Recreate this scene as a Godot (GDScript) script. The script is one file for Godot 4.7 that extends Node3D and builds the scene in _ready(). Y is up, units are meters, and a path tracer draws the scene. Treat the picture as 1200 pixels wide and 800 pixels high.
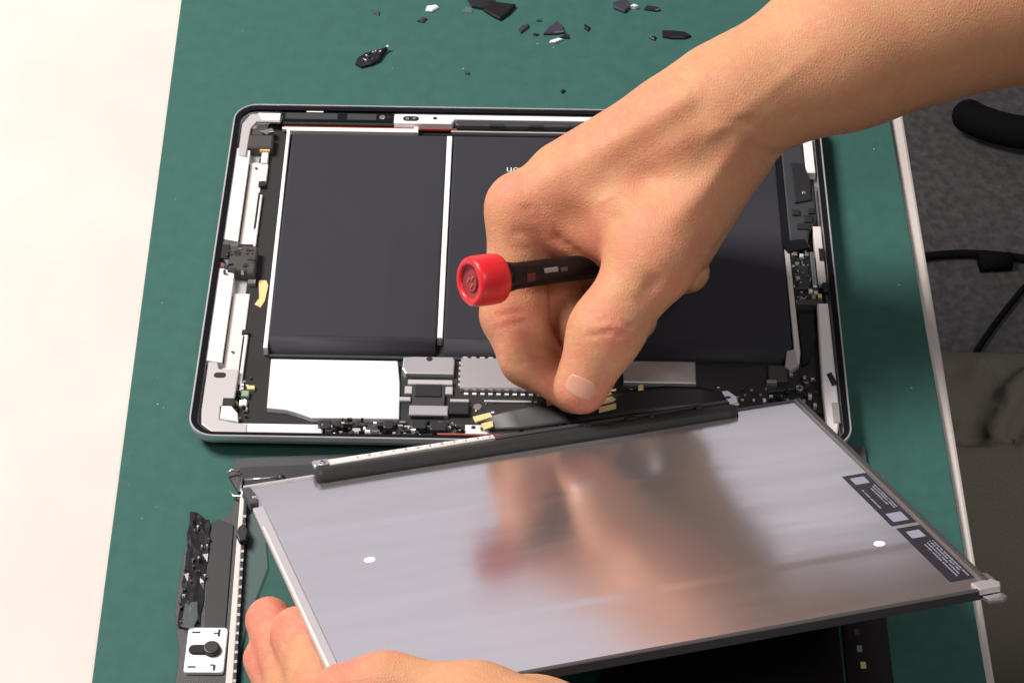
extends Node3D
# Close-up of a tablet being repaired on a green cutting mat. Units are metres; most shapes are given in millimetres.

const MM := 0.001
var M := {}
var used_names := {}


func _ready() -> void:
	set_camera_and_light()
	make_materials()
	build_setting()
	build_tablet()
	build_front_glass()
	build_display()
	build_screwdriver()
	build_shards()
	build_person()
	build_floor_things()


# ------------------------------------------------------------------ camera, light
func set_camera_and_light() -> void:
	var cam := Camera3D.new()
	cam.name = "camera"
	cam.fov = 15.60
	cam.near = 0.02
	cam.far = 30.0
	add_child(cam)
	var pitch := deg_to_rad(45.487)
	cam.position = Vector3(0, 0.94745 * sin(pitch), 0.94745 * cos(pitch))
	cam.rotation = Vector3(-pitch, 0, 0)
	cam.rotate_object_local(Vector3(0, 0, 1), deg_to_rad(0.3576))
	cam.current = true

	var env := Environment.new()
	env.background_mode = Environment.BG_COLOR
	env.background_color = lin(0.10, 0.096, 0.105)
	env.background_energy_multiplier = 1.0
	env.tonemap_mode = Environment.TONE_MAPPER_LINEAR
	env.tonemap_exposure = 1.0
	env.sdfgi_enabled = true
	env.ssao_enabled = true
	env.ssil_enabled = true
	var we := WorldEnvironment.new()
	we.name = "environment"
	we.environment = env
	add_child(we)
	# the work lamp on the left behind the table, and the bright end of the room far behind
	area("work_lamp_light", Vector3(-0.72, 1.05, -0.24), Vector3(-0.05, 0, -0.03), Vector2(0.42, 0.42), lin(1.0, 0.93, 0.87), 2.6)
	area("ceiling_lamp_light", Vector3(0.75, 1.6, 0.8), Vector3(0.05, 0, 0.02), Vector2(0.9, 0.35), lin(1.0, 0.95, 0.90), 0.75)
	area("far_window_light", Vector3(-0.75, 0.78, -3.6), Vector3(0, 0.1, 0), Vector2(2.8, 1.6), lin(0.92, 0.88, 1.0), 1.05)


func area(called: String, at: Vector3, to: Vector3, size: Vector2, c: Color, energy: float) -> void:
	var l := AreaLight3D.new()
	l.name = called
	l.area_size = size
	l.light_color = c
	l.light_energy = energy
	l.area_normalize_energy = true
	l.shadow_enabled = true
	l.set("area_range", 8.0)
	add_child(l)
	l.look_at_from_position(at, to, Vector3.UP)


# ------------------------------------------------------------------ helpers: materials
func lin(r: float, g: float, b: float) -> Color:
	return Color(r, g, b).linear_to_srgb()


func noise(freq: float, seed_: int, type := FastNoiseLite.TYPE_SIMPLEX_SMOOTH, octaves := 4) -> FastNoiseLite:
	var n := FastNoiseLite.new()
	n.seed = seed_
	n.noise_type = type
	n.frequency = freq
	n.fractal_octaves = octaves
	return n


func ntex(n: FastNoiseLite, size: int, lo: Color, hi: Color, p0 := 0.25, p1 := 0.75) -> NoiseTexture2D:
	var t := NoiseTexture2D.new()
	t.width = size
	t.height = size
	t.seamless = true
	t.noise = n
	var g := Gradient.new()
	g.set_color(0, lo)
	g.set_color(1, hi)
	g.set_offset(0, p0)
	g.set_offset(1, p1)
	t.color_ramp = g
	return t


func mat(key: String, c: Color, rough := 0.6, metal := 0.0) -> StandardMaterial3D:
	var m := StandardMaterial3D.new()
	m.resource_name = key
	m.albedo_color = c
	m.roughness = rough
	m.metallic = metal
	M[key] = m
	return m


func grain(m: StandardMaterial3D, tex: Texture2D, scale: float, world := false) -> void:
	m.albedo_texture = tex
	m.uv1_triplanar = true
	m.uv1_world_triplanar = world
	m.uv1_scale = Vector3.ONE * scale


func relief(m: StandardMaterial3D, tex: Texture2D, cm: float, scale: float, world := false) -> void:
	m.heightmap_enabled = true
	m.heightmap_texture = tex
	m.heightmap_scale = cm
	m.uv1_triplanar = true
	m.uv1_world_triplanar = world
	m.uv1_scale = Vector3.ONE * scale


func make_materials() -> void:
	var soft := ntex(noise(0.012, 3), 512, Color(0.975, 0.975, 0.975), Color(1, 1, 1))
	var fine := ntex(noise(0.09, 5, FastNoiseLite.TYPE_SIMPLEX, 3), 512, Color(0, 0, 0), Color(1, 1, 1), 0.1, 0.9)
	var scuff := ntex(noise(0.02, 8, FastNoiseLite.TYPE_SIMPLEX_SMOOTH, 5), 1024, Color(0.955, 0.96, 0.96), Color(1.0, 1.0, 1.0), 0.2, 0.8)

	var m := mat("mat_green", lin(0.041, 0.122, 0.106), 0.66)
	m.metallic_specular = 0.3
	grain(m, scuff, 5.0, true)
	relief(m, fine, 0.004, 5.0, true)
	m = mat("table_cream", lin(0.635, 0.585, 0.555), 0.6)
	grain(m, soft, 1.7, true)
	m = mat("table_edge", lin(0.78, 0.72, 0.62), 0.6)
	var carpet := ntex(noise(0.05, 11, FastNoiseLite.TYPE_SIMPLEX, 5), 1024, Color(0.80, 0.79, 0.80), Color(1, 1, 1), 0.15, 0.85)
	m = mat("carpet", lin(0.115, 0.107, 0.110), 0.95)
	grain(m, carpet, 1.4, true)
	relief(m, carpet, 0.6, 1.4, true)
	m = mat("alu_rim", lin(0.80, 0.80, 0.82), 0.32, 0.6)
	m = mat("alu", lin(0.90, 0.885, 0.90), 0.5, 0.0)
	relief(m, fine, 0.002, 30.0)
	m = mat("alu_grey", lin(0.52, 0.50, 0.51), 0.5, 0.3)
	m = mat("alu_beige", lin(0.72, 0.67, 0.64), 0.55, 0.0)
	m = mat("steel", lin(0.70, 0.69, 0.72), 0.3, 0.9)
	m = mat("white_tape", lin(0.88, 0.86, 0.86), 0.6)
	m = mat("white_plate", lin(0.90, 0.90, 0.92), 0.5)
	m = mat("battery", lin(0.038, 0.038, 0.049), 0.6)
	m.metallic_specular = 0.25
	relief(m, ntex(noise(0.006, 21, FastNoiseLite.TYPE_SIMPLEX_SMOOTH, 2), 256, Color(0, 0, 0), Color(1, 1, 1), 0.2, 0.8), 0.03, 9.0)
	m = mat("black", lin(0.018, 0.018, 0.021), 0.45)
	m = mat("black_soft", lin(0.030, 0.029, 0.031), 0.75)
	m.metallic_specular = 0.3
	relief(m, fine, 0.004, 30.0)
	m = mat("black_gloss", lin(0.010, 0.010, 0.012), 0.12)
	m = mat("gasket", lin(0.007, 0.007, 0.009), 0.6)
	m.metallic_specular = 0.2
	m = mat("module_brown", lin(0.060, 0.054, 0.050), 0.5)
	m = mat("board", lin(0.022, 0.024, 0.026), 0.45)
	m = mat("chip", lin(0.045, 0.048, 0.055), 0.4)
	m = mat("gold", lin(0.90, 0.74, 0.36), 0.4, 0.3)
	m = mat("amber_tape", lin(0.80, 0.55, 0.25), 0.5)
	m = mat("green_part", lin(0.25, 0.34, 0.22), 0.5)
	m = mat("brick_red", lin(0.35, 0.08, 0.06), 0.5)
	m = mat("print_white", lin(0.75, 0.75, 0.78), 0.6)
	m = mat("shield_a", lin(0.80, 0.79, 0.82), 0.34, 0.75)
	relief(m, fine, 0.001, 20.0)
	m = mat("panel", lin(0.66, 0.632, 0.640), 0.20, 0.89)
	m.roughness_texture = ntex(noise(0.012, 33, FastNoiseLite.TYPE_SIMPLEX_SMOOTH, 5), 512, Color(0.82, 0.82, 0.82), Color(1, 1, 1), 0.25, 0.75)
	relief(m, ntex(noise(0.004, 31, FastNoiseLite.TYPE_SIMPLEX_SMOOTH, 2), 256, Color(0, 0, 0), Color(1, 1, 1), 0.1, 0.9), 0.02, 6.0)
	m.uv1_scale = Vector3(1.6, 6.0, 13.0)
	m = mat("panel_edge", lin(0.66, 0.62, 0.64), 0.4, 0.6)
	m = mat("dark_frame", lin(0.060, 0.056, 0.058), 0.4, 0.1)
	m = mat("grey_frame", lin(0.20, 0.185, 0.18), 0.4, 0.4)
	m = mat("bar_grey", lin(0.030, 0.029, 0.030), 0.42)
	m.metallic_specular = 0.35
	m = mat("glass_black", lin(0.024, 0.023, 0.028), 0.2)
	grain(m, soft, 40.0)
	m = mat("glass_black_b", lin(0.050, 0.048, 0.068), 0.22)
	m = mat("glass_black_c", lin(0.014, 0.012, 0.012), 0.28)
	m = mat("glass_white", lin(0.80, 0.82, 0.84), 0.2)
	m = mat("dust_grey", lin(0.42, 0.47, 0.46), 0.5)
	m = mat("border_grey", lin(0.060, 0.060, 0.066), 0.5)
	relief(m, fine, 0.006, 25.0)
	m = mat("border_dark", lin(0.030, 0.029, 0.034), 0.5)
	m = mat("clear_glass", Color(0.55, 0.6, 0.6, 0.22), 0.06)
	m.transparency = BaseMaterial3D.TRANSPARENCY_ALPHA
	m = mat("cap_red", lin(0.72, 0.022, 0.030), 0.34)
	m = mat("cap_dark_red", lin(0.30, 0.030, 0.040), 0.5)
	m = mat("mark_grey", lin(0.20, 0.20, 0.20), 0.6)
	m = mat("mark_red", lin(0.11, 0.012, 0.016), 0.6)
	m = mat("handle_black", lin(0.006, 0.006, 0.007), 0.4)
	m.metallic_specular = 0.35
	var lines := noise(0.055, 41, FastNoiseLite.TYPE_CELLULAR, 2)
	lines.cellular_return_type = FastNoiseLite.RETURN_DISTANCE2_SUB
	lines.fractal_type = FastNoiseLite.FRACTAL_FBM
	var skin_bump := ntex(lines, 512, Color(0, 0, 0), Color(1, 1, 1), 0.0, 0.6)
	m = mat("skin", Color(1, 1, 1), 0.55)
	m.metallic_specular = 0.35
	m.vertex_color_use_as_albedo = true
	m.subsurf_scatter_enabled = true
	m.subsurf_scatter_strength = 0.12
	relief(m, skin_bump, 0.015, 34.0)
	m = mat("nail", lin(0.63, 0.325, 0.23), 0.36)
	m = mat("trousers", lin(0.25, 0.222, 0.175), 0.95)
	var weave := ntex(noise(0.2, 51, FastNoiseLite.TYPE_SIMPLEX, 2), 512, Color(0.85, 0.85, 0.85), Color(1, 1, 1), 0.2, 0.8)
	grain(m, weave, 11.0, true)
	relief(m, weave, 0.015, 11.0, true)
	m = mat("rubber", lin(0.008, 0.008, 0.009), 0.8)
	m.metallic_specular = 0.2
	m = mat("label_black", lin(0.024, 0.022, 0.030), 0.4)
	m = mat("label_print", lin(0.30, 0.29, 0.38), 0.6)


# ------------------------------------------------------------------ helpers: objects
func numbered(called: String) -> String:
	var n: int = used_names.get(called, 0)
	used_names[called] = n + 1
	return called if n == 0 else "%s_%03d" % [called, n]


func thing(called: String, label: String, category: String, group := "") -> Node3D:
	var o := Node3D.new()
	o.name = numbered(called)
	add_child(o)
	tag(o, label, category, group)
	return o


func tag(o: Node, label: String, category: String, group := "") -> void:
	o.set_meta("label", label)
	o.set_meta("category", category)
	if group:
		o.set_meta("group", group)


func put(parent: Node, called: String, mesh: Mesh, m: String) -> MeshInstance3D:
	var o := MeshInstance3D.new()
	o.mesh = mesh
	o.material_override = M[m]
	if parent == self:
		o.name = numbered(called)
		add_child(o)
	else:
		var n := 0
		for c in parent.get_children():
			if c.has_meta("stem") and c.get_meta("stem") == called:
				n += 1
		o.name = called if n == 0 else "%s_%03d" % [called, n]
		o.set_meta("stem", called)
		parent.add_child(o)
	return o


func begin(smooth := false) -> SurfaceTool:
	var st := SurfaceTool.new()
	st.begin(Mesh.PRIMITIVE_TRIANGLES)
	st.set_smooth_group(0 if smooth else -1)
	return st


func done(st: SurfaceTool) -> ArrayMesh:
	st.generate_normals()
	return st.commit()


func tri(st: SurfaceTool, a: Vector3, b: Vector3, c: Vector3, out: Vector3) -> void:
	if (b - a).cross(c - a).dot(out) > 0.0:
		st.add_vertex(a)
		st.add_vertex(c)
		st.add_vertex(b)
	else:
		st.add_vertex(a)
		st.add_vertex(b)
		st.add_vertex(c)


func quad(st: SurfaceTool, a: Vector3, b: Vector3, c: Vector3, d: Vector3, out: Vector3) -> void:
	tri(st, a, b, c, out)
	tri(st, a, c, d, out)


func inset(p: PackedVector2Array, by: float) -> PackedVector2Array:
	if by == 0.0:
		return p
	var out := PackedVector2Array()
	var n := p.size()
	for i in n:
		var a := (p[i] - p[(i + n - 1) % n]).normalized()
		var b := (p[(i + 1) % n] - p[i]).normalized()
		var na := Vector2(-a.y, a.x)
		var nb := Vector2(-b.y, b.x)
		var m := (na + nb).normalized()
		out.append(p[i] + m * by / maxf(0.35, m.dot(na)))
	return out


# an outline in millimetres (x, z), raised from y0 to y1, its upper edge rounded by bev
func prism(st: SurfaceTool, outline: PackedVector2Array, y0: float, y1: float, bev := 0.3, steps := 1, drop := -1.0) -> void:
	var p := outline.duplicate()
	if Geometry2D.is_polygon_clockwise(p):
		p.reverse()
	# after this the inside lies to the left of each edge in (x, z) seen with z up
	var area_ := 0.0
	for i in p.size():
		area_ += p[i].cross(p[(i + 1) % p.size()])
	if area_ < 0.0:
		p.reverse()
	if drop < 0.0:
		drop = bev
	var rings := [[p, y0]]
	for k in steps + 1:
		var a := PI / 2.0 * k / steps
		if bev <= 0.0 and k > 0:
			break
		rings.append([inset(p, bev * (1.0 - cos(a))), y1 - drop * (1.0 - sin(a))])
	var n := p.size()
	for r in rings.size() - 1:
		var lo: PackedVector2Array = rings[r][0]
		var hi: PackedVector2Array = rings[r + 1][0]
		for i in n:
			var j := (i + 1) % n
			var e := (p[j] - p[i]).normalized()
			var out := Vector3(e.y, 0.3, -e.x)
			quad(st, v3(lo[i], rings[r][1]), v3(lo[j], rings[r][1]), v3(hi[j], rings[r + 1][1]), v3(hi[i], rings[r + 1][1]), out)
	var top: PackedVector2Array = rings[-1][0]
	var ids := Geometry2D.triangulate_polygon(top)
	for i in range(0, ids.size(), 3):
		tri(st, v3(top[ids[i]], rings[-1][1]), v3(top[ids[i + 1]], rings[-1][1]), v3(top[ids[i + 2]], rings[-1][1]), Vector3.UP)
	ids = Geometry2D.triangulate_polygon(p)
	for i in range(0, ids.size(), 3):
		tri(st, v3(p[ids[i]], y0), v3(p[ids[i + 1]], y0), v3(p[ids[i + 2]], y0), Vector3.DOWN)


func v3(p: Vector2, y: float) -> Vector3:
	return Vector3(p.x * MM, y * MM, p.y * MM)


func poly(a: Array) -> PackedVector2Array:
	var p := PackedVector2Array()
	for i in range(0, a.size(), 2):
		p.append(Vector2(a[i], a[i + 1]))
	return p


func rect(u0: float, w0: float, u1: float, w1: float) -> PackedVector2Array:
	return PackedVector2Array([Vector2(u0, w0), Vector2(u1, w0), Vector2(u1, w1), Vector2(u0, w1)])


func rounded(u0: float, w0: float, u1: float, w1: float, r: float, seg := 6) -> PackedVector2Array:
	var p := PackedVector2Array()
	var cs := [Vector2(u1 - r, w1 - r), Vector2(u0 + r, w1 - r), Vector2(u0 + r, w0 + r), Vector2(u1 - r, w0 + r)]
	for k in 4:
		for i in seg + 1:
			var a := PI / 2.0 * (k + float(i) / seg)
			p.append(cs[k] + Vector2(cos(a), sin(a)) * r)
	return p


func slab(parent: Node, called: String, m: String, outline: PackedVector2Array, y0: float, y1: float, bev := 0.3, steps := 1, drop := -1.0) -> MeshInstance3D:
	var st := begin()
	prism(st, outline, y0, y1, bev, steps, drop)
	return put(parent, called, done(st), m)


func box(parent: Node, called: String, m: String, u0: float, w0: float, u1: float, w1: float, y0: float, y1: float, bev := 0.25) -> MeshInstance3D:
	return slab(parent, called, m, rect(u0, w0, u1, w1), y0, y1, bev)


func tube(st: SurfaceTool, pts: Array, r: float, sides := 8) -> void:
	var rings := []
	var side := Vector3.UP
	for i in pts.size():
		var d: Vector3 = (pts[mini(i + 1, pts.size() - 1)] - pts[maxi(i - 1, 0)]).normalized()
		if absf(d.dot(side)) > 0.95:
			side = Vector3.RIGHT
		var a := d.cross(side).normalized()
		var b := a.cross(d).normalized()
		side = b
		var ring := []
		for k in sides:
			var t := TAU * k / sides
			ring.append(pts[i] + (a * cos(t) + b * sin(t)) * r)
		rings.append(ring)
	for i in rings.size() - 1:
		for k in sides:
			var j := (k + 1) % sides
			var out: Vector3 = rings[i][k] + rings[i][j] - pts[i] * 2.0
			quad(st, rings[i][k], rings[i][j], rings[i + 1][j], rings[i + 1][k], out)
	for e in [0, rings.size() - 1]:
		var out: Vector3 = pts[e] - pts[1 if e == 0 else e - 1]
		for k in sides:
			tri(st, pts[e], rings[e][k], rings[e][(k + 1) % sides], out)


# profile of [radius, height] pairs in millimetres turned about y
func lathe(st: SurfaceTool, profile: Array, sides := 32) -> void:
	for i in profile.size() - 1:
		var p: Array = profile[i]
		var q: Array = profile[i + 1]
		var d := Vector2(q[0] - p[0], q[1] - p[1])
		for k in sides:
			var a := TAU * k / sides
			var b := TAU * (k + 1) / sides
			var ca := Vector3(cos(a), 0, sin(a))
			var cb := Vector3(cos(b), 0, sin(b))
			var mid := (ca + cb) * 0.5
			var out := mid * d.y - Vector3.UP * d.x
			quad(st, (ca * p[0] + Vector3.UP * p[1]) * MM, (cb * p[0] + Vector3.UP * p[1]) * MM, (cb * q[0] + Vector3.UP * q[1]) * MM, (ca * q[0] + Vector3.UP * q[1]) * MM, out)


# a thin bent sheet between two rows of points
func sheet(st: SurfaceTool, back: Array, front: Array, thick: float, cuts := 6) -> void:
	var rows := []
	for i in back.size():
		var row := []
		for k in cuts + 1:
			row.append(back[i].lerp(front[i], float(k) / cuts))
		rows.append(row)
	var up := Vector3.UP
	var low := Vector3.UP * -thick
	for i in rows.size() - 1:
		for k in cuts:
			quad(st, rows[i][k], rows[i][k + 1], rows[i + 1][k + 1], rows[i + 1][k], up)
			quad(st, rows[i][k] + low, rows[i][k + 1] + low, rows[i + 1][k + 1] + low, rows[i + 1][k] + low, -up)
		quad(st, rows[i][0], rows[i + 1][0], rows[i + 1][0] + low, rows[i][0] + low, rows[i][0] - rows[i][cuts])
		quad(st, rows[i][cuts], rows[i + 1][cuts], rows[i + 1][cuts] + low, rows[i][cuts] + low, rows[i][cuts] - rows[i][0])
	for e in [0, rows.size() - 1]:
		var out: Vector3 = rows[e][0] - rows[1 if e == 0 else e - 1][0]
		for k in cuts:
			quad(st, rows[e][k], rows[e][k + 1], rows[e][k + 1] + low, rows[e][k] + low, out)


func screw(parent: Node, u: float, w: float, y: float, r: float, m := "steel") -> void:
	var st := begin()
	var p := PackedVector2Array()
	for k in 14:
		p.append(Vector2(u, w) + Vector2.from_angle(TAU * k / 14) * r)
	prism(st, p, y - 1.0, y + 0.5, r * 0.3, 2)
	var s := put(parent, "screw", done(st), m)
	st = begin()
	prism(st, rect(u - r * 0.55, w - r * 0.16, u + r * 0.55, w + r * 0.16), y + 0.3, y + 0.53, 0.0)
	prism(st, rect(u - r * 0.16, w - r * 0.55, u + r * 0.16, w + r * 0.55), y + 0.3, y + 0.55, 0.0)
	put(s, "recess", done(st), "black")


# ------------------------------------------------------------------ setting: table, mat, floor
func build_setting() -> void:
	var st := begin()
	quad(st, Vector3(-4, -0.75, -6), Vector3(4, -0.75, -6), Vector3(4, -0.75, 3), Vector3(-4, -0.75, 3), Vector3.UP)
	var f := put(self, "carpet_floor", done(st), "carpet")
	f.set_meta("kind", "structure")

	var t := thing("work_table", "cream table top showing left of the green mat and along its right edge", "table")
	st = begin()
	prism(st, rounded(-620, -560, 163.6, 420, 3, 3), -28, -2.4, 1.2, 2)
	put(t, "table_top", done(st), "table_cream")
	for q in [[-580, -520], [110, -520], [-580, 380], [110, 380]]:
		box(t, "leg", "table_edge", q[0] - 25, q[1] - 25, q[0] + 25, q[1] + 25, -750, -28.5, 2)

	var m := thing("cutting_mat", "dark green cutting mat lying on the cream table under the tablet", "cutting mat")
	st = begin()
	prism(st, PackedVector2Array([Vector2(-147.0, -255), Vector2(156.0, -255), Vector2(160.6, 195), Vector2(-139.6, 195)]), -2.3, 0.0, 0.4, 2)
	put(m, "mat_sheet", done(st), "mat_green")


# ------------------------------------------------------------------ the opened tablet
func build_tablet() -> void:
	var t := thing("tablet", "opened silver tablet lying on the green mat with its black battery and boards exposed", "tablet")
	t.position = Vector3(0.0042978, 0, -0.033594)
	t.rotation.y = deg_to_rad(-0.8015)
	# shell: nested rounded rectangles
	var loops := [[9.0, 0.3], [4.0, 1.6], [1.3, 4.2], [0.25, 6.6], [0.0, 8.4], [0.05, 9.0], [0.25, 9.2], [0.6, 9.15], [0.7, 8.6], [2.6, 8.0], [2.9, 2.5]]
	var st := begin()
	var rings := []
	for l in loops:
		rings.append([rounded(-120.6 + l[0], -92.85 + l[0], 120.6 - l[0], 92.85 - l[0], maxf(9.5 - l[0], 1.0) if l[0] < 4 else 6.0, 8), l[1]])
	for r in rings.size() - 1:
		var lo: PackedVector2Array = rings[r][0]
		var hi: PackedVector2Array = rings[r + 1][0]
		for i in lo.size():
			var j := (i + 1) % lo.size()
			var mid := v3((lo[i] + lo[j]) * 0.5, 0).normalized()
			var out := mid * (1.0 if r < 6 else -1.0) + Vector3.UP * (0.9 if r > 4 else -0.3 if r < 4 else 0.0)
			if r >= 6:
				out = mid * -1.0 + Vector3.UP * 0.4
			quad(st, v3(lo[i], rings[r][1]), v3(lo[j], rings[r][1]), v3(hi[j], rings[r + 1][1]), v3(hi[i], rings[r + 1][1]), out)
	for e in [0, rings.size() - 1]:
		var p: PackedVector2Array = rings[e][0]
		for i in range(1, p.size() - 1):
			tri(st, v3(p[0], rings[e][1]), v3(p[i], rings[e][1]), v3(p[i + 1], rings[e][1]), Vector3.DOWN if e == 0 else Vector3.UP)
	put(t, "shell", done(st), "alu_rim")
	# dark gasket lying in the rim
	st = begin()
	var o_ := rounded(-119.85, -92.1, 119.85, 92.1, 8.75, 8)
	var i_ := rounded(-117.9, -90.1, 117.9, 90.1, 6.9, 8)
	for i in o_.size():
		var j := (i + 1) % o_.size()
		quad(st, v3(o_[i], 8.75), v3(o_[j], 8.75), v3(i_[j], 8.45), v3(i_[i], 8.45), Vector3.UP)
		quad(st, v3(i_[i], 8.45), v3(i_[j], 8.45), v3(i_[j], 7.2), v3(i_[i], 7.2), -v3(i_[i], 0))
	put(t, "gasket", done(st), "gasket")
	slab(t, "black_lining", "black_soft", rounded(-107.0, -88.5, 116.6, 88.0, 3, 3), 2.5, 3.2, 0.1)

	# left side: bright sloped rail and the beige channel beside it
	rail(t, "side_rail", -117.8, -66.5, -112.4, -12.5, 7.7, 6.4)
	rail(t, "side_rail", -117.8, 4.0, -112.0, 53.5, 7.7, 6.4)
	box(t, "channel", "alu_beige", -112.3, -62, -106.6, -9, 2.6, 4.0)
	box(t, "channel", "alu_beige", -112.0, 14, -105.2, 56, 2.6, 4.0)
	box(t, "channel_lip", "alu", -106.6, -60, -104.6, -50, 3.2, 5.0)
	box(t, "channel_lip", "alu", -106.6, -42, -105.4, -12, 3.2, 4.8)
	box(t, "channel_lip", "alu", -105.2, 37, -103.8, 66, 3.2, 4.8)
	for q in [[-112.6, -60, -111.9, -14], [-112.3, 16, -111.6, 52]]:
		box(t, "dark_gap", "black", q[0], q[1], q[2], q[3], 3.9, 4.2, 0.02)
	for q in [[-107.4, -49.6, -104.8, -46.8], [-107.0, -42.8, -106.2, -22], [-106.2, 34.6, -103.6, 36.6], [-105.6, 38, -105.0, 60], [-108.4, -63.4, -105.2, -61.6], [-112.2, -12.6, -106.4, -9.0]]:
		box(t, "dark_gap", "black", q[0], q[1], q[2], q[3], 3.3, 5.02, 0.05)
	screw(t, -109.4, -58.0, 3.8, 1.0)
	screw(t, -108.8, 46.0, 3.8, 1.0)
	# upper left: corner plate, brown module
	slab(t, "corner_plate", "alu_grey", poly([-117.0, -82, -114, -88.2, -108, -89.0, -101.5, -89.0, -101.5, -83.5, -111, -83.5, -113.2, -79, -113.6, -62, -117.0, -62]), 6.6, 7.6)
	slab(t, "corner_highlight", "alu", poly([-111, -88.6, -101.6, -88.6, -101.6, -84.2, -109, -84.2]), 7.6, 8.0)
	box(t, "headphone_module", "module_brown", -114.5, -80.5, -104.0, -76.5, 3.2, 6.4)
	box(t, "headphone_module", "module_brown", -115.5, -75.5, -103.6, -67.5, 3.2, 7.4, 0.6)
	slab(t, "module_clip", "steel", poly([-109.5, -77.6, -104.5, -79.5, -103.6, -77.4, -105.5, -76.8, -106.2, -75.6]), 6.9, 7.6, 0.1)
	box(t, "module_clip", "alu", -107.6, -66.5, -105.0, -60.5, 3.2, 5.6)
	box(t, "module_contact", "amber_tape", -108.5, -68.2, -104.4, -66.8, 5.2, 6.4, 0.1)
	# middle left: black camera block with fittings
	slab(t, "camera_module", "module_brown", poly([-114.5, -8.5, -104.0, -8.5, -104.0, 7, -106.5, 7, -107, 5.4, -114.5, 5.4]), 3.0, 8.2, 0.5)
	box(t, "camera_bracket", "black", -118.0, -9.0, -114.8, -1.0, 4, 8.3)
	box(t, "camera_bracket", "steel", -116.6, -2.6, -114.4, 3.6, 4, 7.6)
	box(t, "camera_bracket", "steel", -106.5, 7.4, -103.6, 9.6, 3, 5.4)
	box(t, "copper_contact", "brick_red", -118.2, 0.5, -116.7, 3.0, 4, 7.5, 0.1)
	lens(t, -107.5, 2.8, 8.2, 1.1)
	lens(t, -111.5, -4.0, 8.2, 1.6)
	slab(t, "amber_strip", "amber_tape", poly([-102.6, 6.2, -99.6, 6.2, -98.6, 9, -99.2, 17.5, -100.5, 21, -103, 19.5, -101.5, 16]), 3.2, 3.7, 0.1)
	# lower left bracket with its two holes
	slab(t, "corner_bracket", "alu_grey", poly([-117.0, 53, -113.5, 53.5, -112.6, 57, -105.0, 57, -105.4, 72.5, -108.5, 75, -110.2, 76.0, -110.0, 82.5, -104, 84, -99.4, 84.5, -99.4, 88.6, -112, 88.6, -116.2, 85, -117.0, 78]), 5.6, 6.8, 0.4, 2)
	slab(t, "slot_hole", "black", rounded(-114.2, 58.9, -109.6, 61.7, 1.3, 4), 6.4, 6.83, 0.02)
	slab(t, "bracket_plate", "alu", poly([-109.6, 76.4, -106, 76.4, -103.4, 80.0, -102.8, 84, -109.6, 82.8]), 5.0, 7.6)
	box(t, "hole_pad", "black", -109.6, 71.8, -105.2, 76.0, 5.0, 7.0)
	lens(t, -104.8, 80.3, 7.5, 0.7)
	box(t, "small_component", "green_part", -103.4, 66, -100.6, 69, 3.2, 5)
	box(t, "small_component", "gold", -101.6, 63.0, -98.8, 65.0, 3.2, 4.6)
	box(t, "small_component", "white_plate", -103.8, 70.6, -101.0, 73.5, 3.2, 4.8)
	box(t, "small_component", "steel", -105.6, 62.6, -104.0, 66.0, 3.2, 4.8)

	# far edge: long black glossy bar, white lines, plate with slot, antenna bar
	box(t, "antenna_bar", "black_gloss", -101.2, -89.2, -54.8, -83.6, 4.0, 8.2, 0.5)
	box(t, "antenna_sticker", "chip", -99.5, -88.3, -78.0, -84.6, 8.2, 8.32, 0.02)
	box(t, "antenna_sticker", "chip", -74.0, -88.3, -62.0, -84.6, 8.2, 8.32, 0.02)
	lens(t, -59.5, -86.4, 8.2, 1.3, "steel")
	lens(t, -56.8, -86.6, 8.2, 0.7)
	box(t, "white_line", "white_tape", -91, -89.4, -84, -88.8, 8.3, 8.5, 0.05)
	box(t, "red_line", "brick_red", -100, -83.5, -20, -82.7, 4.4, 5.4, 0.05)
	box(t, "white_line", "white_tape", -100.6, -82.6, -44.5, -81.4, 4.4, 5.6, 0.1)
	box(t, "white_line", "white_tape", -98.6, -80.6, -44.8, -78.8, 4.6, 7.0, 0.1)
	box(t, "white_line", "white_tape", -46.2, -82.6, -44.5, -78.8, 4.6, 6.8, 0.1)
	slab(t, "rail_plate", "alu", poly([-54.6, -89.0, 40, -89.0, 40, -86.4, -29.6, -86.4, -31, -83.4, -54.6, -83.4]), 4.5, 8.0)
	slab(t, "slot_hole", "black", rounded(-51, -87.7, -44.4, -84.6, 1.4, 4), 7.6, 8.05, 0.02)
	lens(t, -49.2, -86.1, 8.0, 0.8, "steel")
	lens(t, -46.4, -86.3, 8.0, 0.7, "steel")
	lens(t, -37.8, -86.6, 8.0, 0.9)
	slab(t, "antenna_bar", "chip", rounded(-29.6, -86.2, 60, -82.6, 1.7, 4), 4.5, 7.8, 0.6, 2)
	for u in [-12.0, 4.0, 20.0]:
		box(t, "antenna_contact", "black", u - 3, -83.6, u + 3, -82.2, 4.5, 7.9, 0.1)
	box(t, "white_line", "alu_grey", -31, -81.9, 70, -81.1, 4.0, 5.6, 0.1)
	slab(t, "black_ribbon", "black_gloss", poly([-43.5, -80.2, 80, -80.2, 80, -75.8, -40, -76.4]), 3.0, 5.0, 0.3)
	box(t, "rail_plate", "alu", 62, -89.0, 112, -84.5, 4.5, 7.6)

	# battery: three cells, white strips between them
	var b: MeshInstance3D = slab(t, "battery", "black_soft", rect(-96.6, -77.0, 102.4, 46.4), 3.2, 3.7, 0.1)
	for c in [[-96.0, -32.2], [-29.8, 35.0], [37.2, 101.6]]:
		var cell := slab(b, "battery_cell", "battery", rect(c[0], -76.6, c[1], 40.4), 3.7, 7.6, 1.1, 4, 1.1)
		battery_lip(cell, c[0], c[1])
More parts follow.
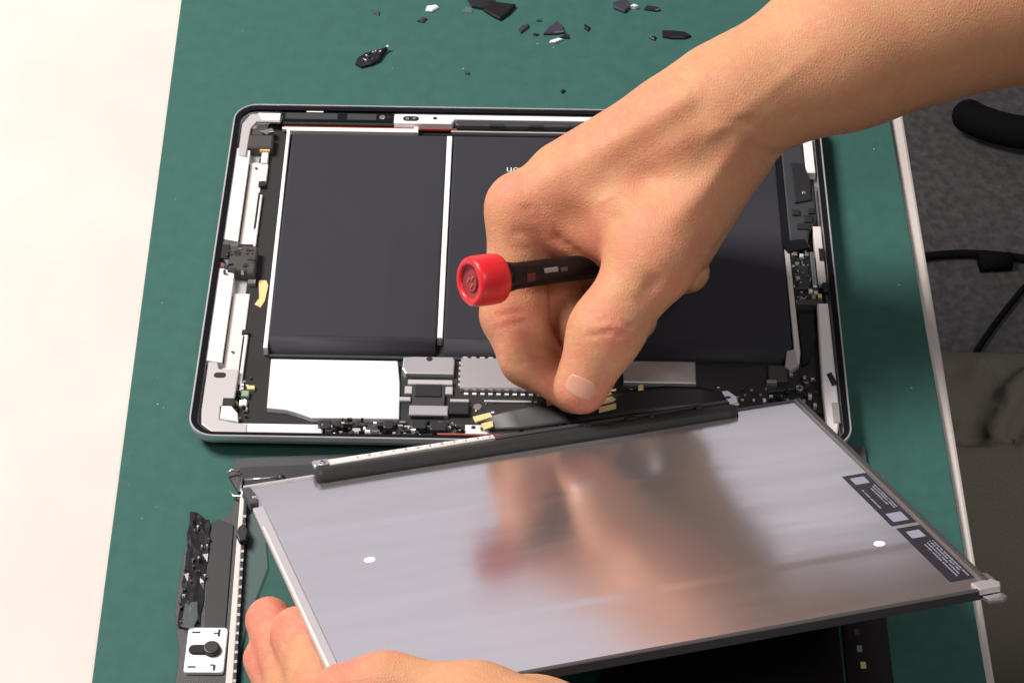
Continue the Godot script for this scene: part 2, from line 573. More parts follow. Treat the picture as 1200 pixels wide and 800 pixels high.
	slab(b, "white_strip", "white_tape", poly([-98.2, -79, -96.9, -79, -95.4, 46.5, -97.0, 46.5]), 3.7, 7.7, 0.2)
	slab(b, "white_strip", "white_tape", poly([-32.4, -75.8, -30.3, -75.8, -29.9, 40, -31.9, 40]), 3.7, 7.9, 0.2)
	slab(b, "white_strip", "alu_beige", poly([101.8, -18, 103.8, -18, 104.6, 44, 103.8, 49.5, 101.6, 49, 102.4, 40]), 3.7, 6.6, 0.2)
	box(b, "lower_strip", "chip", -95, 46.8, 60, 48.2, 3.2, 4.8)
	print_text(b, "uo", Vector2(-5.4, -56.3), 7.63, 3.4)

	# logic board row
	slab(t, "logic_board", "board", poly([-45, 48.6, 104, 48.6, 104, 60, 92, 62, 92, 83, -45, 83]), 3.2, 4.4)
	slab(t, "white_shield", "white_plate", poly([-93.8, 50.2, -46.4, 50.2, -45.0, 62, -44.4, 79.6, -76.5, 79.8, -82.4, 77.2, -86, 76.0, -93.2, 75.2]), 3.2, 5.6)
	slab(t, "small_shield", "shield_a", poly([-44.2, 49.2, -40, 48.8, -25.6, 48.8, -25.0, 50.4, -25.2, 57.6, -43, 57.6, -44.4, 55]), 4.4, 6.6, 0.4, 2)
	lens(t, -34.4, 50.0, 6.6, 1.2)
	# display connector
	box(t, "connector_frame", "alu_grey", -42.0, 60.2, -25.4, 62.6, 4.4, 6.2)
	box(t, "connector_frame", "alu_grey", -43.0, 63.2, -40.2, 67, 4.4, 5.8)
	box(t, "connector_frame", "alu_grey", -28.0, 63.2, -25.2, 67, 4.4, 5.8)
	box(t, "connector_frame", "alu_grey", -45.0, 68.5, -40.6, 70.5, 4.4, 5.6)
	box(t, "connector_frame", "alu_grey", -26.0, 69.2, -19.0, 70.6, 4.4, 5.6)
	box(t, "connector_body", "chip", -40.0, 62.6, -28.0, 78.5, 4.4, 6.0)
	box(t, "connector_chip", "black", -39.0, 62.9, -29.4, 69.0, 6.0, 6.6, 0.2)
	box(t, "connector_plate", "shield_a", -40.8, 73.4, -26.6, 78.2, 4.4, 6.3)
	box(t, "connector_side", "black", -26.2, 71.4, -19.0, 77.4, 4.4, 6.4)
	# big shields with a toothed edge
	var sh: MeshInstance3D = box(t, "large_shield", "shield_a", -22.6, 48.9, 28.0, 64.6, 4.4, 6.6, 0.4)
	for i in 12:
		box(sh, "tab", "white_plate", -21.0 + i * 3.0, 65.6, -19.4 + i * 3.0, 66.5, 4.4, 5.2, 0.1)
	for i in 8:
		box(sh, "clip", "alu_grey", -22.0 + i * 3.2, 48.0, -20.2 + i * 3.2, 48.9, 4.4, 6.2, 0.1)
	for i in 5:
		box(sh, "clip", "alu_grey", -23.3, 50.4 + i * 2.8, -22.6, 51.8 + i * 2.8, 4.4, 6.0, 0.1)
	box(t, "large_shield", "shield_a", 38.0, 48.9, 65.0, 60.0, 4.4, 6.4, 0.4)
	box(t, "board_line", "alu_grey", -13.5, 68.8, 4.0, 69.8, 4.4, 4.9, 0.1)
	lens(t, -15.8, 72.2, 4.5, 1.6, "steel")
	lens(t, 5.6, 69.4, 4.5, 0.6, "steel")
	var rng := RandomNumberGenerator.new()
	rng.seed = 77
	# small parts on the board, too fine to pick apart one by one
	var bits := {}
	for i in 230:
		var u := rng.randf_range(-45, 92)
		var w := rng.randf_range(60.5, 82.0)
		if (u > -44 and u < -24 and w < 80) or (u > -24 and u < 29 and w < 67) or (u > 37 and u < 66 and w < 61):
			continue
		bit(bits, ["chip", "black", "alu_grey", "steel", "module_brown", "board", "white_tape", "gold"][rng.randi() % 8], u, w, rng.randf_range(0.4, 1.5), rng.randf_range(0.35, 1.0), 4.4, rng.randf_range(4.7, 5.4))
	for i in 150:
		bit(bits, ["black", "black_gloss", "chip", "module_brown", "alu_grey", "steel", "white_tape", "black"][rng.randi() % 8], rng.randf_range(-73, -21), rng.randf_range(80.8, 87.2), rng.randf_range(0.5, 2.2), rng.randf_range(0.4, 1.3), 4.2, rng.randf_range(4.6, 7.2))
	for i in 60:
		bit(bits, ["black", "chip", "alu_grey", "module_brown", "green_part", "steel"][rng.randi() % 6], rng.randf_range(104.2, 111.5), rng.randf_range(-12, 17), rng.randf_range(0.4, 1.3), rng.randf_range(0.4, 1.1), 6.0, rng.randf_range(6.6, 7.5))
	for i in 40:
		bit(bits, ["black", "chip", "alu_grey", "steel"][rng.randi() % 4], rng.randf_range(90, 110), rng.randf_range(52, 74), rng.randf_range(0.5, 1.6), rng.randf_range(0.4, 1.4), 3.2, rng.randf_range(4.0, 5.4))
	for i in 26:
		bit(bits, ["module_brown", "steel", "chip", "amber_tape", "white_tape"][rng.randi() % 5], rng.randf_range(-106, -101), rng.randf_range(58, 80), rng.randf_range(0.4, 1.2), rng.randf_range(0.4, 1.2), 3.2, rng.randf_range(3.8, 4.8))
	for i in 30:
		bit(bits, ["module_brown", "steel", "black", "chip"][rng.randi() % 4], rng.randf_range(-117, -105), rng.randf_range(-9, 6), rng.randf_range(0.5, 1.8), rng.randf_range(0.4, 1.2), 7.0, rng.randf_range(8.2, 8.9))
	for key in bits:
		put(t, "circuit_bits", done(bits[key]), key).set_meta("kind", "stuff")
	# near channel
	box(t, "near_rail", "alu", -104, 83.6, -72, 88.2, 3.6, 6.4, 0.5)
	box(t, "near_channel", "chip", -73.5, 80.6, -20, 88.4, 3.2, 4.2)
	for q in [[-73.8, 82.0, 5.0], [-50, 81.5, 4.0], [-40, 81.2, 6.0], [-33, 82.0, 6.5]]:
		slab(t, "channel_block", "black", rounded(q[0], q[1], q[0] + q[2], q[1] + 4.2, 1.0, 3), 4.2, 7.0, 0.5, 2)
	box(t, "hole_strip", "alu", -20, 82.2, 12, 87.6, 3.2, 5.8)
	for q in [[-13.4, 84.2], [-9.8, 84.8], [-6.0, 84.2], [-17.0, 83.6], [0.5, 84.6]]:
		lens(t, q[0], q[1], 5.8, 0.9)
	box(t, "near_line", "brick_red", -30, 88.0, 0, 88.8, 3.2, 7.4, 0.1)

	# right side
	box(t, "side_rail", "alu", 113.2, -84, 117.0, -57, 4.0, 7.6)
	slab(t, "speaker_module", "chip", poly([103.6, -84, 112.2, -84, 113.0, -58, 115.6, -50, 115.6, -30, 112.0, -22, 111, -15, 104.0, -15]), 3.2, 7.6, 0.8, 2)
	slab(t, "speaker_cover", "black", poly([107, -62, 112, -62, 114.6, -52, 114.2, -40, 107.5, -38]), 7.6, 8.4, 0.4, 2)
	lens(t, 109.0, -52.0, 8.4, 0.7)
	lens(t, 111.4, -44.0, 8.4, 0.9, "steel")
	for q in [[106, -34, 3, 3], [110.5, -31, 3.5, 4], [107.5, -26, 5, 3], [112.4, -35, 2.5, 3]]:
		box(t, "speaker_boss", "black", q[0], q[1], q[0] + q[2], q[1] + q[3], 7.2, 8.6, 0.3)
	slab(t, "black_tape", "black_gloss", poly([101.6, -80, 103.4, -80, 104, -17, 110, -18, 112, -13, 103, -10.5, 101.4, -14]), 3.2, 7.7, 0.2)
	box(t, "side_rail", "alu_beige", 113.8, -26, 117.0, 6, 4.0, 7.0)
	box(t, "rail_notch", "black", 115.2, -13, 117.4, -6, 6.6, 7.4)
	box(t, "rail_notch", "black", 115.6, 6, 117.4, 11, 5.0, 7.4)
	box(t, "dock_connector", "black", 104.4, -8.5, 114.2, 16.0, 3.2, 6.4, 0.4)
	box(t, "dock_body", "chip", 106.0, -3, 110.4, 9.5, 6.4, 7.2)
	box(t, "dock_contact", "steel", 111.6, -10.5, 113.2, 9.0, 6.4, 7.8, 0.3)
	box(t, "dock_frame", "module_brown", 104.6, 15.6, 115.0, 18.0, 3.2, 7.2)
	for q in [[105.2, -10.6, "steel"], [107.6, -9.6, "white_plate"], [109.6, -10.4, "steel"], [109.8, 10.0, "white_plate"], [111.8, 10.8, "gold"], [113.2, 12.6, "gold"], [110.8, 13.2, "green_part"], [105.6, -5, "green_part"], [105.4, 3, "alu_grey"]]:
		box(t, "dock_component", q[2], q[0], q[1], q[0] + 1.5, q[1] + 1.7, 4.4, 7.5, 0.15)
	slab(t, "side_rail", "alu", poly([112.6, 17.5, 116.8, 17.5, 117.0, 76, 115.4, 86, 112.2, 84, 111.6, 60]), 3.6, 7.4, 0.5)
	slab(t, "dark_clip", "black", poly([113.6, 55.5, 115.4, 54.5, 117.2, 60.5, 115.2, 61.5]), 7.2, 8.0, 0.2)
	box(t, "rail_tab", "alu_grey", 114.4, 70, 117.0, 80, 7.2, 8.0)
	slab(t, "black_flap", "black_gloss", poly([105.5, 19, 111.5, 19, 111.0, 34, 108, 46, 105.4, 48]), 3.2, 4.6, 0.3)
	box(t, "power_connector", "module_brown", 92.0, 50.0, 99.0, 58.0, 3.2, 6.2, 0.4)
	box(t, "power_contact", "steel", 91.2, 57.6, 95.0, 59.0, 3.2, 6.4, 0.1)
	slab(t, "silver_clip", "alu_grey", poly([99.6, 42, 103, 42, 103.4, 50, 100.2, 53, 98.4, 51]), 3.2, 6.8, 0.3)
	screw(t, 103.4, 60.6, 5.0, 1.5)
	for q in [[105, 54, "steel"], [106.5, 63, "white_plate"], [104, 66, "steel"], [108, 68, "alu_grey"], [101, 66, "steel"], [89.4, 66, "white_plate"]]:
		box(t, "board_component", q[2], q[0], q[1], q[0] + 1.2, q[1] + 1.6, 3.2, 5.2, 0.1)


func bit(bits: Dictionary, m: String, u: float, w: float, du: float, dw: float, y0: float, y1: float) -> void:
	if not bits.has(m):
		bits[m] = begin()
	prism(bits[m], rect(u, w, u + du, w + dw), y0, y1, 0.08)


func rail(t: Node, called: String, u0: float, w0: float, u1: float, w1: float, y_out: float, y_in: float) -> void:
	var st := begin()
	var a := Vector3(u0, y_out, w0) * MM
	var b := Vector3(u1, y_in, w0) * MM
	var c := Vector3(u1, y_in, w1) * MM
	var d := Vector3(u0, y_out, w1) * MM
	var low := func(p: Vector3) -> Vector3: return Vector3(p.x, 0.0026, p.z)
	quad(st, a, b, c, d, Vector3.UP)
	quad(st, b, c, low.call(c), low.call(b), Vector3.RIGHT)
	quad(st, a, b, low.call(b), low.call(a), Vector3.FORWARD)
	quad(st, d, c, low.call(c), low.call(d), Vector3.BACK)
	quad(st, a, d, low.call(d), low.call(a), Vector3.LEFT)
	put(t, called, done(st), "alu")


# the folded near edge of a battery cell
func battery_lip(cell: Node, u0: float, u1: float) -> void:
	var st := begin(true)
	var row := [[39.0, 7.35], [40.6, 7.45], [42.6, 6.9], [44.6, 5.9], [46.0, 4.8], [46.4, 3.7]]
	for i in row.size() - 1:
		quad(st, Vector3(u0 + 0.4, row[i][1], row[i][0]) * MM, Vector3(u1 - 0.4, row[i][1], row[i][0]) * MM, Vector3(u1 - 0.4, row[i + 1][1], row[i + 1][0]) * MM, Vector3(u0 + 0.4, row[i + 1][1], row[i + 1][0]) * MM, Vector3(0, 1, 0.6))
	for u in [u0 + 0.4, u1 - 0.4]:
		for i in range(1, row.size() - 1):
			tri(st, Vector3(u, 3.7, 39.0) * MM, Vector3(u, row[i][1], row[i][0]) * MM, Vector3(u, row[i + 1][1], row[i + 1][0]) * MM, Vector3.LEFT if u == u0 + 0.4 else Vector3.RIGHT)
	put(cell, "folded_edge", done(st), "battery")


# a small round dimple or stud
func lens(t: Node, u: float, w: float, y: float, r: float, m := "black") -> void:
	var p := PackedVector2Array()
	for k in 14:
		p.append(Vector2(u, w) + Vector2.from_angle(TAU * k / 14) * r)
	slab(t, "stud" if m == "steel" else "screw_hole", m, p, y - 0.5, y + (0.35 if m == "steel" else 0.06), 0.15 if m == "steel" else 0.02)


func print_text(parent: Node, text: String, at: Vector2, y: float, size: float) -> void:
	var tm := TextMesh.new()
	var f := SystemFont.new()
	f.font_names = PackedStringArray(["Droid Sans"])
	tm.font = f
	tm.text = text
	tm.font_size = 32
	tm.pixel_size = size * MM / 24.0
	tm.depth = 0.00005
	var o := put(parent, "printed_letters", tm, "print_white")
	o.position = v3(at, y)
	o.rotation.x = -PI / 2


# ------------------------------------------------------------------ broken front glass lying under the display
func build_front_glass() -> void:
	var g := thing("front_glass", "broken black front glass frame lying face down on the mat below the lifted display", "glass frame")
	g.position.x = 0.0011
	# left border, with the torn black tape on it
	slab(g, "left_border", "border_grey", poly([-115.6, 106, -113.8, 90, -110, 92, -106.4, 92.5, -101, 88, -99.6, 80, -97.2, 78, -94.8, 150, -93.8, 190, -113.2, 190, -113.0, 150, -116.2, 132]), 0.1, 1.2, 0.2)
	slab(g, "black_tape", "border_dark", poly([-106.8, 92, -104.4, 91.2, -99.2, 93.4, -98.6, 120, -98.2, 141, -105.2, 141.6, -106.4, 118]), 1.2, 1.9, 0.15)
	# crumpled film with a jagged top
	var rng := RandomNumberGenerator.new()
	rng.seed = 5
	var st := begin()
	var rows := []
	for i in 17:
		var z := 88.0 + i * 3.2
		var row := []
		for k in 6:
			var x := -115.2 + k * 1.5 + (i * 0.06) + rng.randf_range(-0.5, 0.5)
			row.append(Vector3(x, 1.5 + rng.randf_range(0.0, 1.5) * (1.0 if k in [1, 2, 3] else 0.4), z + rng.randf_range(-0.9, 0.9) + (4.0 if i == 0 and k > 2 else 0.0)) * MM)
		rows.append(row)
	for i in 16:
		for k in 5:
			quad(st, rows[i][k], rows[i][k + 1], rows[i + 1][k + 1], rows[i + 1][k], Vector3.UP)
	put(g, "crumpled_film", done(st), "glass_black")
	slab(g, "film_corner", "clear_glass", poly([-112.6, 130, -108.6, 129, -107.8, 136, -109, 141, -113.2, 140]), 3.0, 3.3, 0.1)
	for i in 26:
		var p := Vector2(rng.randf_range(-115.5, -106.5), rng.randf_range(92, 138))
		slab(g, "film_chip", "alu_grey" if i % 4 == 0 else "border_grey", poly([p.x, p.y, p.x + rng.randf_range(0.4, 1.2), p.y + rng.randf_range(-0.3, 0.3), p.x + rng.randf_range(0.2, 1.0), p.y + rng.randf_range(0.5, 1.3)]), 1.2, rng.randf_range(3.0, 3.9), 0.05)
	# home button bracket
	var hb: MeshInstance3D = slab(g, "home_button_bracket", "white_plate", rounded(-110.6, 139.8, -97.2, 158.8, 1.3, 4), 1.2, 2.6, 0.3, 2)
	slab(hb, "button_arm", "black_soft", rounded(-109.6, 147.6, -101.0, 151.4, 1.8, 5), 2.6, 3.4, 0.3, 2)
	var disc := PackedVector2Array()
	for k in 24:
		disc.append(Vector2(-101.8, 149.4) + Vector2.from_angle(TAU * k / 24) * 2.9)
	slab(hb, "button", "black", disc, 2.6, 4.4, 0.7, 3)
	for q in [[-109.2, 141.6, -106.4, 142.3], [-109.4, 156.2, -106.6, 156.9], [-100.4, 140.6, -99.6, 143.6], [-100.8, 155.6, -100.0, 158.0], [-101.8, 142.0, -100.4, 142.6], [-101.8, 155.4, -100.6, 156.0]]:
		box(hb, "slot", "black", q[0], q[1], q[2], q[3], 2.4, 2.66, 0.02)
	# pale adhesive strip with a toothed edge
	var sp: MeshInstance3D = slab(g, "silver_strip", "alu_beige", poly([-97.8, 80, -96.2, 80, -92.6, 190, -95.4, 190]), 1.2, 3.2, 0.3)
	slab(g, "rail_line", "border_dark", poly([-96.1, 80, -95.3, 80, -91.6, 190, -92.6, 190]), 1.2, 3.0, 0.1)
	for i in 22:
		var z := 90.0 + i * 4.0
		var x := -95.0 + (z - 90.0) * 0.0325
		box(sp, "tooth", "alu_grey", x - 0.9, z, x + 0.15, z + 1.3, 3.0, 3.3, 0.1)
	slab(g, "tape_knob", "black", poly([-97.0, 97, -95, 95, -93.4, 98.5, -93.8, 103, -96.2, 103.5, -97.6, 100]), 1.2, 5.0, 0.5, 2)
	slab(g, "glass_remnant", "clear_glass", poly([-94.6, 88, -91, 87, -87.4, 100, -85.8, 112, -88, 122, -91, 134, -93, 158, -94.2, 158]), 0.3, 1.1, 0.1)
	# far border, right border and the black sheet between
	slab(g, "far_border", "border_grey", poly([-101.2, 62.2, -97, 61.4, -40, 57.8, 128, 54, 128, 70, -30, 74, -99.0, 77.5, -103, 70]), 0.1, 1.6, 0.2)
	slab(g, "far_border_edge", "border_dark", poly([-99, 66.6, -70, 64.8, -45, 63, -45, 72, -80, 74.4, -98.4, 75.6]), 1.6, 2.2, 0.1)
	slab(g, "right_border", "glass_black_c", poly([114, 72, 128, 72, 127.5, 192, 111.5, 192]), 0.1, 1.4, 0.2)
	slab(g, "black_sheet", "glass_black_c", poly([40, 118, 111, 112, 111, 192, 20, 192]), 0.1, 1.5, 0.2)
	for q in [[116.4, 145, "green_part"], [116.0, 138, "border_grey"], [117, 152, "gold"]]:
		box(g, "sheet_contact", q[2], q[0], q[1], q[0] + 1.8, q[1] + 2.6, 1.4, 1.9, 0.1)
	# silver wires at the far left corner
	for w in [[Vector3(-0.10339, 0.00300, 0.07053), Vector3(-0.10157, 0.00400, 0.06936), Vector3(-0.09885, 0.00300, 0.06968)], [Vector3(-0.10144, 0.00300, 0.07905), Vector3(-0.10005, 0.00300, 0.08105), Vector3(-0.09698, 0.00300, 0.08143), Vector3(-0.09605, 0.00400, 0.08068), Vector3(-0.09831, 0.00400, 0.07909)], [Vector3(-0.09657, 0.00400, 0.07421), Vector3(-0.09128, 0.00500, 0.07464), Vector3(-0.08462, 0.00500, 0.07377)], [Vector3(-0.09770, 0.00300, 0.07253), Vector3(-0.09777, 0.00400, 0.07827), Vector3(-0.09580, 0.00400, 0.08389)]]:
		st = begin(true)
		tube(st, w, 0.00045, 6)
		put(g, "silver_wire", done(st), "steel")
	st = begin(true)
	tube(st, [Vector3(-0.08420, 0.00300, 0.07282), Vector3(-0.08322, 0.00600, 0.07546)], 0.0016, 10)
	put(g, "corner_stud", done(st), "black")


# ------------------------------------------------------------------ the lifted display module (its back is seen)
func build_display() -> void:
	var d := thing("display_panel", "silver backed display module held tilted over the tablet's near edge", "display panel")
	d.rotation_order = EULER_ORDER_YXZ
	d.position = Vector3(0.0282056, 0.05361061, 0.14081417)
	d.rotation = Vector3(deg_to_rad(-23.27487), deg_to_rad(17.94953), deg_to_rad(-4.56053))
	slab(d, "back_plate", "panel", rect(-100.6, -77.4, 100.8, 77.0), -1.2, 0.0, 0.15)
	box(d, "glass_layer", "black_gloss", -102.2, -78.3, 102.4, 78.2, -2.6, -1.25, 0.2)
	# side frames
	box(d, "left_frame", "panel_edge", -102.5, -60, -98.6, 78.4, -1.2, 0.7, 0.4)
	slab(d, "left_frame_lip", "alu_beige", poly([-102.2, -44, -101.5, -44, -101.2, 76, -102.2, 76]), 0.7, 1.0, 0.15)
	box(d, "right_frame", "grey_frame", 100.6, -78.0, 101.7, 74, -1.2, 0.7, 0.2)
	box(d, "right_frame_outer", "dark_frame", 101.7, -78.4, 103.2, 74.5, -3.6, 1.0, 0.3)
	box(d, "near_frame", "dark_frame", -102.3, 77.0, 98.0, 78.9, -2.8, 0.4, 0.3)
	box(d, "far_frame", "panel_edge", -102.3, -78.6, -76, -77.0, -1.2, 0.7, 0.2)
	box(d, "far_frame", "dark_frame", 76, -78.6, 101, -77.2, -1.2, 0.5, 0.2)
	# corner tabs
	slab(d, "corner_tab", "panel_edge", poly([97, 74, 104, 73.4, 105.6, 76.4, 104.4, 79.2, 97.5, 79.4]), -1.0, 0.9, 0.3, 2)
	slab(d, "corner_tab", "steel", poly([98.2, 79.6, 104.8, 79.4, 105.4, 82.0, 103.2, 83.6, 99, 83.0]), -2.4, -1.2, 0.3, 2)
	slab(d, "corner_tab", "grey_frame", poly([103.3, 68, 105, 69, 105.6, 73.2, 103.3, 73.2]), -1.6, 0.4, 0.2)
	# far left corner clip
	slab(d, "corner_clip", "dark_frame", poly([-103.4, -74, -100.6, -74.6, -99.4, -66, -100.4, -61, -103.0, -61.5]), -1.2, 1.8, 0.4, 2)
	box(d, "clip_contact", "steel", -101.6, -65.6, -99.8, -63.8, 1.6, 2.4, 0.2)
	# rounded dark driver bar wrapped along the far edge
	var st := begin()
	var prof := PackedVector2Array()
	for k in 13:
		var a := PI * k / 12.0
		prof.append(Vector2(-75.6 - cos(a) * -3.9, 0.1 + sin(a) * 3.7))
	var ends := [[-77.6, 0.72], [-76.6, 0.95], [-75.4, 1.0], [-40.0, 1.0], [0.0, 1.0], [40.0, 1.02], [74.0, 1.0], [77.0, 0.85]]
	for i in ends.size() - 1:
		for k in 12:
			var q := []
			for e in [[i, k], [i, k + 1], [i + 1, k + 1], [i + 1, k]]:
				var s: float = ends[e[0]][1]
				var w := Vector2(-75.4 + (prof[e[1]].x + 75.4) * s, prof[e[1]].y * s + 0.35 * sin(ends[e[0]][0] * 0.16))
				q.append(Vector3(ends[e[0]][0], w.y, w.x) * MM)
			quad(st, q[0], q[1], q[2], q[3], (q[0] + q[2]) * 0.5 - Vector3((ends[i][0] + ends[i + 1][0]) * 0.5, 0.5, -75.4) * MM)
	for e in [0, ends.size() - 1]:
		for k in 12:
			var s: float = ends[e][1]
			var c := Vector3(ends[e][0], 0.3, -75.4) * MM
			tri(st, c, Vector3(ends[e][0], prof[k].y * s, -75.4 + (prof[k].x + 75.4) * s) * MM, Vector3(ends[e][0], prof[k + 1].y * s, -75.4 + (prof[k + 1].x + 75.4) * s) * MM, Vector3.LEFT if e == 0 else Vector3.RIGHT)
	put(d, "driver_bar", done(st), "bar_grey")
	var strip: MeshInstance3D = slab(d, "driver_strip", "alu_beige", poly([-76.6, -82.0, -12, -81.2, -12, -78.6, -76.2, -77.6]), 2.4, 4.0, 0.3)
	var rng := RandomNumberGenerator.new()
	rng.seed = 9
	for i in 34:
		var x := -62.0 + i * 1.45
		box(strip, "solder_dot", "white_plate" if i % 3 else "alu_grey", x, -80.2 + rng.randf_range(-0.4, 0.4), x + rng.randf_range(0.7, 1.1), -79.2 + rng.randf_range(-0.3, 0.3), 3.8, 4.4, 0.15)
	screw(d, -74.0, -79.6, 4.3, 1.4)
	slab(d, "strip_end", "steel", rounded(-77.4, -82.0, -71.6, -77.4, 1.0, 3), 3.0, 4.3, 0.2)
	slab(d, "driver_strip", "chip", poly([-12, -80.8, 30, -80.4, 76, -80.6, 76, -78.6, -12, -78.4]), 2.2, 3.6, 0.3)
	for q in [[20, -77.4, 3], [36, -77.8, 4], [44, -76.8, 2.4], [62, -77.6, 3]]:
		slab(d, "bar_knob", "bar_grey", rounded(q[0], q[1], q[0] + q[2], q[1] + 2.2, 0.8, 3), 3.2, 4.6, 0.4, 2)
	# silver mount at the right end of the bar
	slab(d, "bar_mount", "steel", poly([76.2, -92.6, 81.0, -93.0, 82.0, -86, 80.2, -80, 75.0, -80.4, 75.4, -88]), -0.6, 1.6, 0.5, 2)
	box(d, "bar_mount_arm", "steel", 60.5, -93.6, 74.5, -92.4, 0.0, 0.8, 0.2)
	lens(d, 78.4, -86.6, 1.6, 1.2)
	# alignment holes showing white
	for q in [[-74.0, -9.3], [82.5, 38.1]]:
		var p := PackedVector2Array()
		for k in 20:
			p.append(Vector2(q[0], q[1]) + Vector2.from_angle(TAU * k / 20) * 1.9)
		slab(d, "white_dot", "white_plate", p, -0.2, 0.14, 0.05)
	# black labels with pale print
	label_sticker(d, rect(91.3, -12.4, 100.1, 28.0), 1)
	label_sticker(d, rect(91.9, 30.2, 100.3, 70.0), 2)
	# black ribbon cable that is being peeled from the board, with gold contacts
	var inv := d.transform.affine_inverse()
	var back := []
	var front := []
	for p in [Vector3(-0.01349, 0.00900, 0.04860), Vector3(-0.00047, 0.01100, 0.04483), Vector3(0.01255, 0.01400, 0.04370), Vector3(0.02801, 0.01700, 0.04298), Vector3(0.04028, 0.02000, 0.04401), Vector3(0.05564, 0.02200, 0.04364), Vector3(0.06807, 0.02100, 0.04301), Vector3(0.07632, 0.01800, 0.04266), Vector3(0.07820, 0.01600, 0.04459)]:
		back.append(inv * p)
	for p in [Vector3(-0.00784, 0.00900, 0.05402), Vector3(0.00390, 0.01000, 0.05400), Vector3(0.01623, 0.01200, 0.05364), Vector3(0.03097, 0.01500, 0.05334), Vector3(0.04378, 0.01800, 0.05350), Vector3(0.05699, 0.01900, 0.05222), Vector3(0.06791, 0.01800, 0.04993), Vector3(0.07580, 0.01700, 0.04767), Vector3(0.07842, 0.01600, 0.04628)]:
		front.append(inv * p)
	st = begin(true)
	sheet(st, back, front, 0.0005)
	var rb := put(d, "ribbon_cable", done(st), "black")
	for q in [[Vector3(-0.01411, 0.00960, 0.04831), Vector3(-0.00792, 0.00960, 0.04614), Vector3(-0.00697, 0.00960, 0.04825), Vector3(-0.01314, 0.00960, 0.05084)], [Vector3(-0.01096, 0.00980, 0.05184), Vector3(-0.00695, 0.00980, 0.05055), Vector3(-0.00661, 0.00980, 0.05307), Vector3(-0.00999, 0.00980, 0.05477)], [Vector3(0.01254, 0.01480, 0.04403), Vector3(0.01472, 0.01480, 0.04316), Vector3(0.01501, 0.01480, 0.04613), Vector3(0.01284, 0.01480, 0.04699)], [Vector3(0.03229, 0.01840, 0.04384), Vector3(0.03791, 0.01840, 0.04209), Vector3(0.03785, 0.01840, 0.04422), Vector3(0.03225, 0.01840, 0.04596)], [Vector3(0.03193, 0.01800, 0.04729), Vector3(0.03785, 0.01800, 0.04512), Vector3(0.03779, 0.01800, 0.04724), Vector3(0.03188, 0.01800, 0.04940)], [Vector3(0.03156, 0.01760, 0.05071), Vector3(0.03777, 0.01760, 0.04855), Vector3(0.03772, 0.01760, 0.05066), Vector3(0.03152, 0.01760, 0.05281)], [Vector3(0.04577, 0.02200, 0.04373), Vector3(0.04763, 0.02200, 0.04329), Vector3(0.04756, 0.02200, 0.04541), Vector3(0.04570, 0.02200, 0.04585)]]:
		st = begin()
		var lift := Vector3(0, 0.0004, 0)
		var c := []
		for p in q:
			c.append(inv * (p + lift))
		quad(st, c[0], c[1], c[2], c[3], Vector3.UP)
		var low := Vector3.UP * -0.0006
		for i in 4:
			quad(st, c[i], c[(i + 1) % 4], c[(i + 1) % 4] + low, c[i] + low, (c[i] + c[(i + 1) % 4]) * 0.5 - (c[0] + c[2]) * 0.5)
		put(rb, "gold_contact", done(st), "gold")


func label_sticker(d: Node, r: PackedVector2Array, which: int) -> void:
	var s: MeshInstance3D = slab(d, "label_sticker", "label_black", r, 0.02, 0.1, 0.02)
	var x0 := r[0].x
	var x1 := r[2].x
	var z0 := r[0].y
	var z1 := r[2].y
	var st := begin()
	var rng := RandomNumberGenerator.new()
	rng.seed = 60 + which
	# rows of fine print, too small to read, running along the sticker
	var runs := [[0.62, 0.30, 0.62], [0.75, 0.26, 0.70], [0.86, 0.24, 0.68], [0.24, 0.3, 0.66]] if which == 1 else [[0.45, 0.34, 0.92], [0.6, 0.32, 0.90], [0.74, 0.30, 0.86], [0.86, 0.30, 0.94]]
	for q in runs:
		var x: float = lerpf(x0, x1, q[0])
		var z: float = lerpf(z0, z1, q[1])
		var end: float = lerpf(z0, z1, q[2])
		while z < end:
			var l := rng.randf_range(0.35, 0.9)
			prism(st, rect(x - 0.28, z, x + 0.28, z + l), 0.09, 0.125, 0.0)
			z += l + (0.25 if rng.randf() < 0.8 else 0.8)
	var o := put(s, "fine_print", done(st), "label_print")
	o.set_meta("kind", "stuff")
	var pads := [[0.2, 0.06, 0.78, 0.19], [0.2, 0.78, 0.82, 0.94]] if which == 1 else [[0.22, 0.08, 0.78, 0.21]]
	for q in pads:
		box(s, "pale_square", "label_print", lerpf(x0, x1, q[0]), lerpf(z0, z1, q[1]), lerpf(x0, x1, q[2]), lerpf(z0, z1, q[3]), 0.09, 0.13, 0.01)
	if which == 1:
		for q in [[0.3, 0.36, 0.55, 0.44], [0.3, 0.62, 0.62, 0.70]]:
			box(s, "dark_square", "glass_black_c", lerpf(x0, x1, q[0]), lerpf(z0, z1, q[1]), lerpf(x0, x1, q[2]), lerpf(z0, z1, q[3]), 0.09, 0.14, 0.01)


